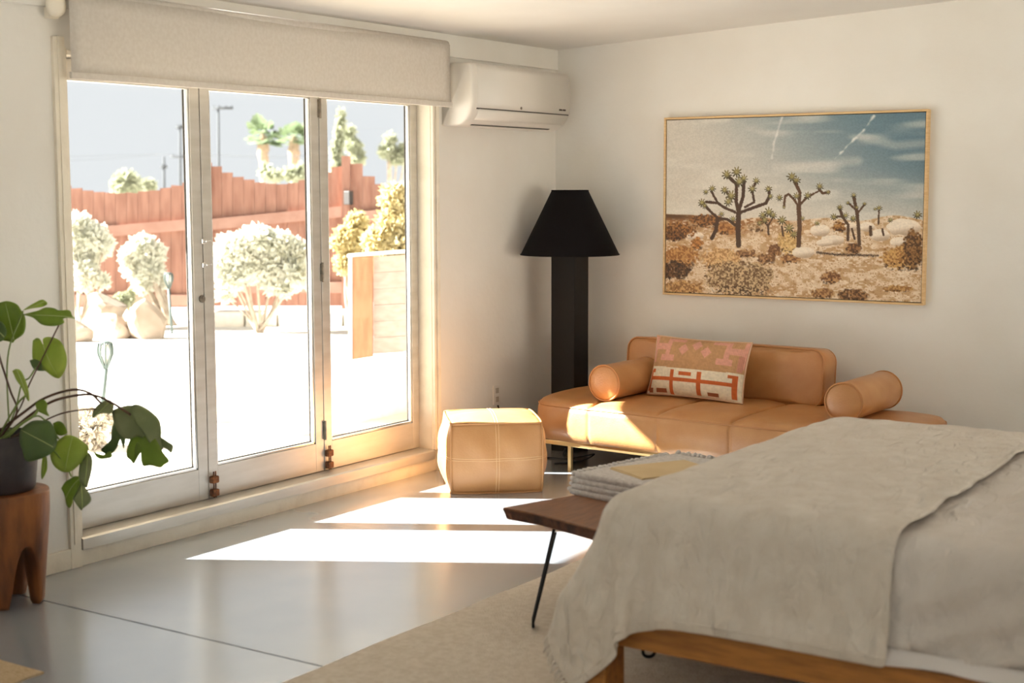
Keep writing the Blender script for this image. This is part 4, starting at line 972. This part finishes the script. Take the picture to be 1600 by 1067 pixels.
def boulder(label, px, py, D, w_, h_, seed, base):
    g = np.random.default_rng(seed); bm = bmesh.new(); bmesh.ops.create_icosphere(bm, subdivisions=3, radius=1)
    nr = g.normal(size=(9, 3)); nr /= np.linalg.norm(nr, axis=1)[:, None]; dd = .45+.35*g.random(9)
    for v in bm.verts:           # planar cuts give chiselled faces
        p = np.array(v.co)
        for a, d in zip(nr, dd):
            e = p@a-d
            if e > 0: p = p-a*e
        v.co = Vector(p)
    s = D/FPX; c = at(px, py, D=D); zmin = at(px, base, D=D).z
    for v in bm.verts:
        v.co = RGT*(v.co.x*w_*s)+Vector((FWD.x, FWD.y, 0))*(v.co.y*w_*s*.8)+Vector((0, 0, v.co.z*h_*s*1.15))+c
    lo = min(v.co.z for v in bm.verts); dz = GZ-.04-lo if base is None or True else 0
    for v in bm.verts: v.co.z = max(v.co.z if v.co.z > c.z else c.z+(v.co.z-c.z)*1.5, GZ-.03)      # bedded in the gravel
    o = addbm('boulder', bm, ROCKM, None, False); tag(o, label, 'rock', 'boulders in the garden bed')
boulder('pointed pale boulder at the back of the garden rock pile', 168, 482, 17.1, 44, 25, 11, 495)
boulder('long low flat topped boulder in the garden rock pile', 168, 512, 16.4, 46, 22, 12, 530)
boulder('bulky boulder leaning by the stake of the farther torch', 236, 502, 16.3, 36, 33, 13, 528)
boulder('rounded boulder nearest the door jamb in the rock pile', 118, 517, 16.0, 28, 24, 14, 536)
def torch(label, basepx, toppx, D, wpx):
    b = at(basepx[0], basepx[1], D=D); b.z = GZ-.02; t = at(toppx[0], toppx[1], D=D); s = D/FPX; w_ = wpx*s/2; hgt = w_*3.4
    o = thing('garden_torch', label, 'garden light', tuple(b), 0, 'stake lights in the garden')
    tube('stake', [b, t-Vector((0, 0, hgt))], w_*.3, STEELG, o, 8)
    pr = [(w_*.2, 0), (w_*.55, hgt*.25), (w_*.95, hgt*.55), (w_, hgt*.75), (w_*.85, hgt)]
    for k in range(9):
        a = 2*PI*k/9; tube('basket_rib', [Vector((t.x+r*math.cos(a), t.y+r*math.sin(a), t.z-hgt+z)) for r, z in pr], w_*.13, STEELG, o, 5)
    V, F = lathe_vf([(w_*.86, t.z-w_*.1), (w_*.9, t.z), (w_*.5, t.z+w_*.18), (.001, t.z+w_*.2), (.001, t.z)], t.x, t.y, 20); add('cap', V, F, STEELG, o, True)
    V, F = lathe_vf([(.001, t.z-hgt), (w_*.18, t.z-hgt), (w_*.45, t.z-hgt*.6), (w_*.6, t.z-.1*hgt), (.001, t.z-.1*hgt)], t.x, t.y, 16); add('diffuser', V, F, mat('frosted_lens', C(226, 226, 218), .5), o, True)
torch('grey stake light with slatted basket on the open gravel', (158, 668), (164, 535), 10.4, 24)
torch('grey stake light standing against the garden boulders', (269, 526), (263, 427), 16.8, 14)
def screen():
    D = 14.2; n = Vector((-FWD.x, -FWD.y, 0)).normalized(); b = at(545, 555, D=D); b.z = GZ
    o = thing('plank_screen', 'low plank garden screen with reddish end post and white cap', 'screen', tuple(b))
    def slab(name, x0, x1, yt0, yt1, yb0, yb1, o0, o1, m):
        P = [at(x0, yt0, D=D), at(x1, yt1, D=D), at(x1, yb1, D=D), at(x0, yb0, D=D)]
        if yb0 > 554: P[2].z = P[3].z = GZ-.02
        V = [p+n*o0 for p in P]+[p+n*o1 for p in P]
        return add(name, V, [(0, 1, 2, 3), (4, 5, 6, 7), (0, 1, 5, 4), (1, 2, 6, 5), (2, 3, 7, 6), (3, 0, 4, 7)], m, o)
    slab('post', 553, 583, 402, 400, 555, 555, -.02, .10, mat('orange_post_wood', C(172, 118, 86), .85, C(158, 102, 72), 6, stretch=(3, 3, .6)))
    slab('end_board', 546, 552, 398, 398, 555, 555, -.04, .11, STUCCO)
    slab('cap', 544, 700, 397, 386, 401, 390, -.06, .13, STUCCO)
    k = 6
    for i in range(k):
        y0 = 402+i*25.3; slab('plank', 584, 698, y0-1, y0-8, y0+24, y0+17, 0, .03+.004*(i % 2), PLANKM)
screen()
def palm(label, px, ytop, ybase, D, r):
    b = at(px, ybase, D=D); b.z = GZ; t = at(px, ytop, D=D); s = D/FPX
    o = thing('fan_palm', label, 'palm tree', tuple(b), 0, 'palms beyond the fence')
    V, F = tube_vf([b, t], [5*s, 4*s], 10); add('trunk', V, F, TRUNKM, o, True)
    L = smooth_curve([(3, -4, 0), (7, 8, 0), (9, 22, 0), (7, 42, 0), (4, 58, 0)], 3)
    V, F = lathe_vf([(p.x*s, t.z-p.y*s) for p in L][::-1], t.x, t.y, 14)
    V = [v+Vector((random.uniform(-1, 1), random.uniform(-1, 1), 0))*1.2*s for v in V]; add('dead_frond_skirt', V, F, THATCH, o, True)
    g = np.random.default_rng(int(px))
    for k in range(44):
        a = 2*PI*k/44*2.4; el = random.uniform(-.5, 1.2); ln = r*s*random.uniform(.55, 1)
        d = Vector((math.cos(a)*math.cos(el), math.sin(a)*math.cos(el), math.sin(el))); side = d.cross(Vector((0, 0, 1))).normalized()
        c = t+d*ln*.5; tip = []
        Vv = [t, c]+[c+(d*math.cos(q)+side*math.sin(q))*ln*.55*(.9+.1*(i % 2))-Vector((0, 0, ln*.12*abs(q))) for i, q in enumerate(np.linspace(-1.2, 1.2, 11))]
        Fv = [(1, i, i+1) for i in range(2, 12)]
        w_ = ln*.02; Vv += [t+side*w_, c+side*w_]; Fv.append((0, 1, 14, 13))
        add('frond', Vv, Fv, PALMF, o)
palm('fan palm with the taller crown rising behind the fence', 411, 212, 300, 62, 36)
palm('fan palm with the shorter crown next to the taller palm', 459, 216, 300, 70, 33)
def far_tree(name, label, px, base, D, puffs, n, seed, m=None): shrub(name, label, (px, base), D, puffs, m or TREEF, n*2, .17, seed, .07, 'tree')
far_tree('round_tree', 'small round dusty tree showing above the fence dip', 197, 300, 40, [(197, 286, 16, 14), (190, 292, 12, 10), (205, 291, 11, 10)], 900, 21)
far_tree('round_tree', 'tiny grey tree top beside the small round tree', 232, 300, 48, [(232, 289, 8, 6)], 200, 22)
far_tree('slender_cypress', 'slender pale cypress rising behind the fence post', 533, 300, 50, [(533, 188, 2.5, 14), (530, 212, 4, 16), (526, 238, 5, 16), (528, 262, 7, 12)], 900, 23)
far_tree('thin_tree', 'thin sparse tree between cypress and bushy hedge trees', 552, 300, 52, [(546, 208, 7, 8), (552, 228, 10, 9), (560, 246, 9, 7)], 320, 24)
far_tree('thin_tree', 'thin pale tree top above the fence end', 609, 300, 52, [(609, 218, 7, 10), (606, 236, 11, 10), (620, 246, 12, 10), (634, 240, 12, 14)], 520, 25)
far_tree('dusty_bush', 'dusty green bush growing below the fan palms', 452, 300, 46, [(428, 274, 14, 6), (458, 272, 16, 7), (415, 268, 7, 9), (470, 268, 10, 9)], 500, 26)
def pole(label, px, ytop, ybase, D, arm, arm_y, tilt=0, low=None):
    b = at(px, ybase, D=D); b.z = GZ; t = at(px+tilt, ytop, D=D); s = D/FPX
    o = thing('utility_pole', label, 'utility pole', tuple(b), 0, 'utility poles in the distance')
    tube('shaft', [b, t], [2.2*s, 1.6*s], POLEM, o, 8)
    p = at((arm[0]+arm[1])/2, arm_y, D=D); tube('crossarm', [at(arm[0], arm_y, D=D), at(arm[1], arm_y, D=D)], 2.0*s, POLEM, o, 6)
    for q in np.linspace(arm[0]+2, arm[1]-2, 4): a = at(q, arm_y, D=D); tube('insulator', [a, a+Vector((0, 0, 4*s))], 1.0*s, POLEM, o, 5)
    if low:        # wire-carrying arm bolted to the front of the shaft
        Dl = D-3.4*s; tube('crossarm', [at(low[0], low[2], D=Dl), at(low[1], low[2], D=Dl)], 1.6*s, POLEM, o, 6)
        for q in (low[0]+4, low[1]-5): a = at(q, low[2], D=Dl); tube('insulator', [a, a+Vector((0, 0, 4*s))], 1.0*s, POLEM, o, 5)
    return o
pole('tallest utility pole with wide crossarm behind the fence', 341, 166, 290, 60, (332, 364), 169, 0)
pole('utility pole carrying two wires between the tallest and shortest poles', 281, 195, 300, 75, (275, 287), 199, 0, (266, 296, 245))
pole('shortest distant utility pole above the fence', 256, 245, 300, 95, (251, 261), 261)
for k, (qx, ys) in enumerate(((270, (252, 248, 246, 242)), (291, (246, 243, 244, 239)))):
    s75 = 75/FPX; tie = at(qx, 245, D=75-3.4*s75)+Vector((0, 0, 4*s75+.006))       # on top of the insulator
    o = thing('power_line', ('lower', 'upper')[k]+' thin grey power line strung across the sky', 'wire', tuple(at(160, ys[1], D=80)))
    tube('wire', smooth_curve([at(60, ys[0], D=80), at(170, ys[1], D=78), tie, at(420, ys[2], D=70), at(560, ys[3], D=66)], 6), .010, WIREM, o, 5)
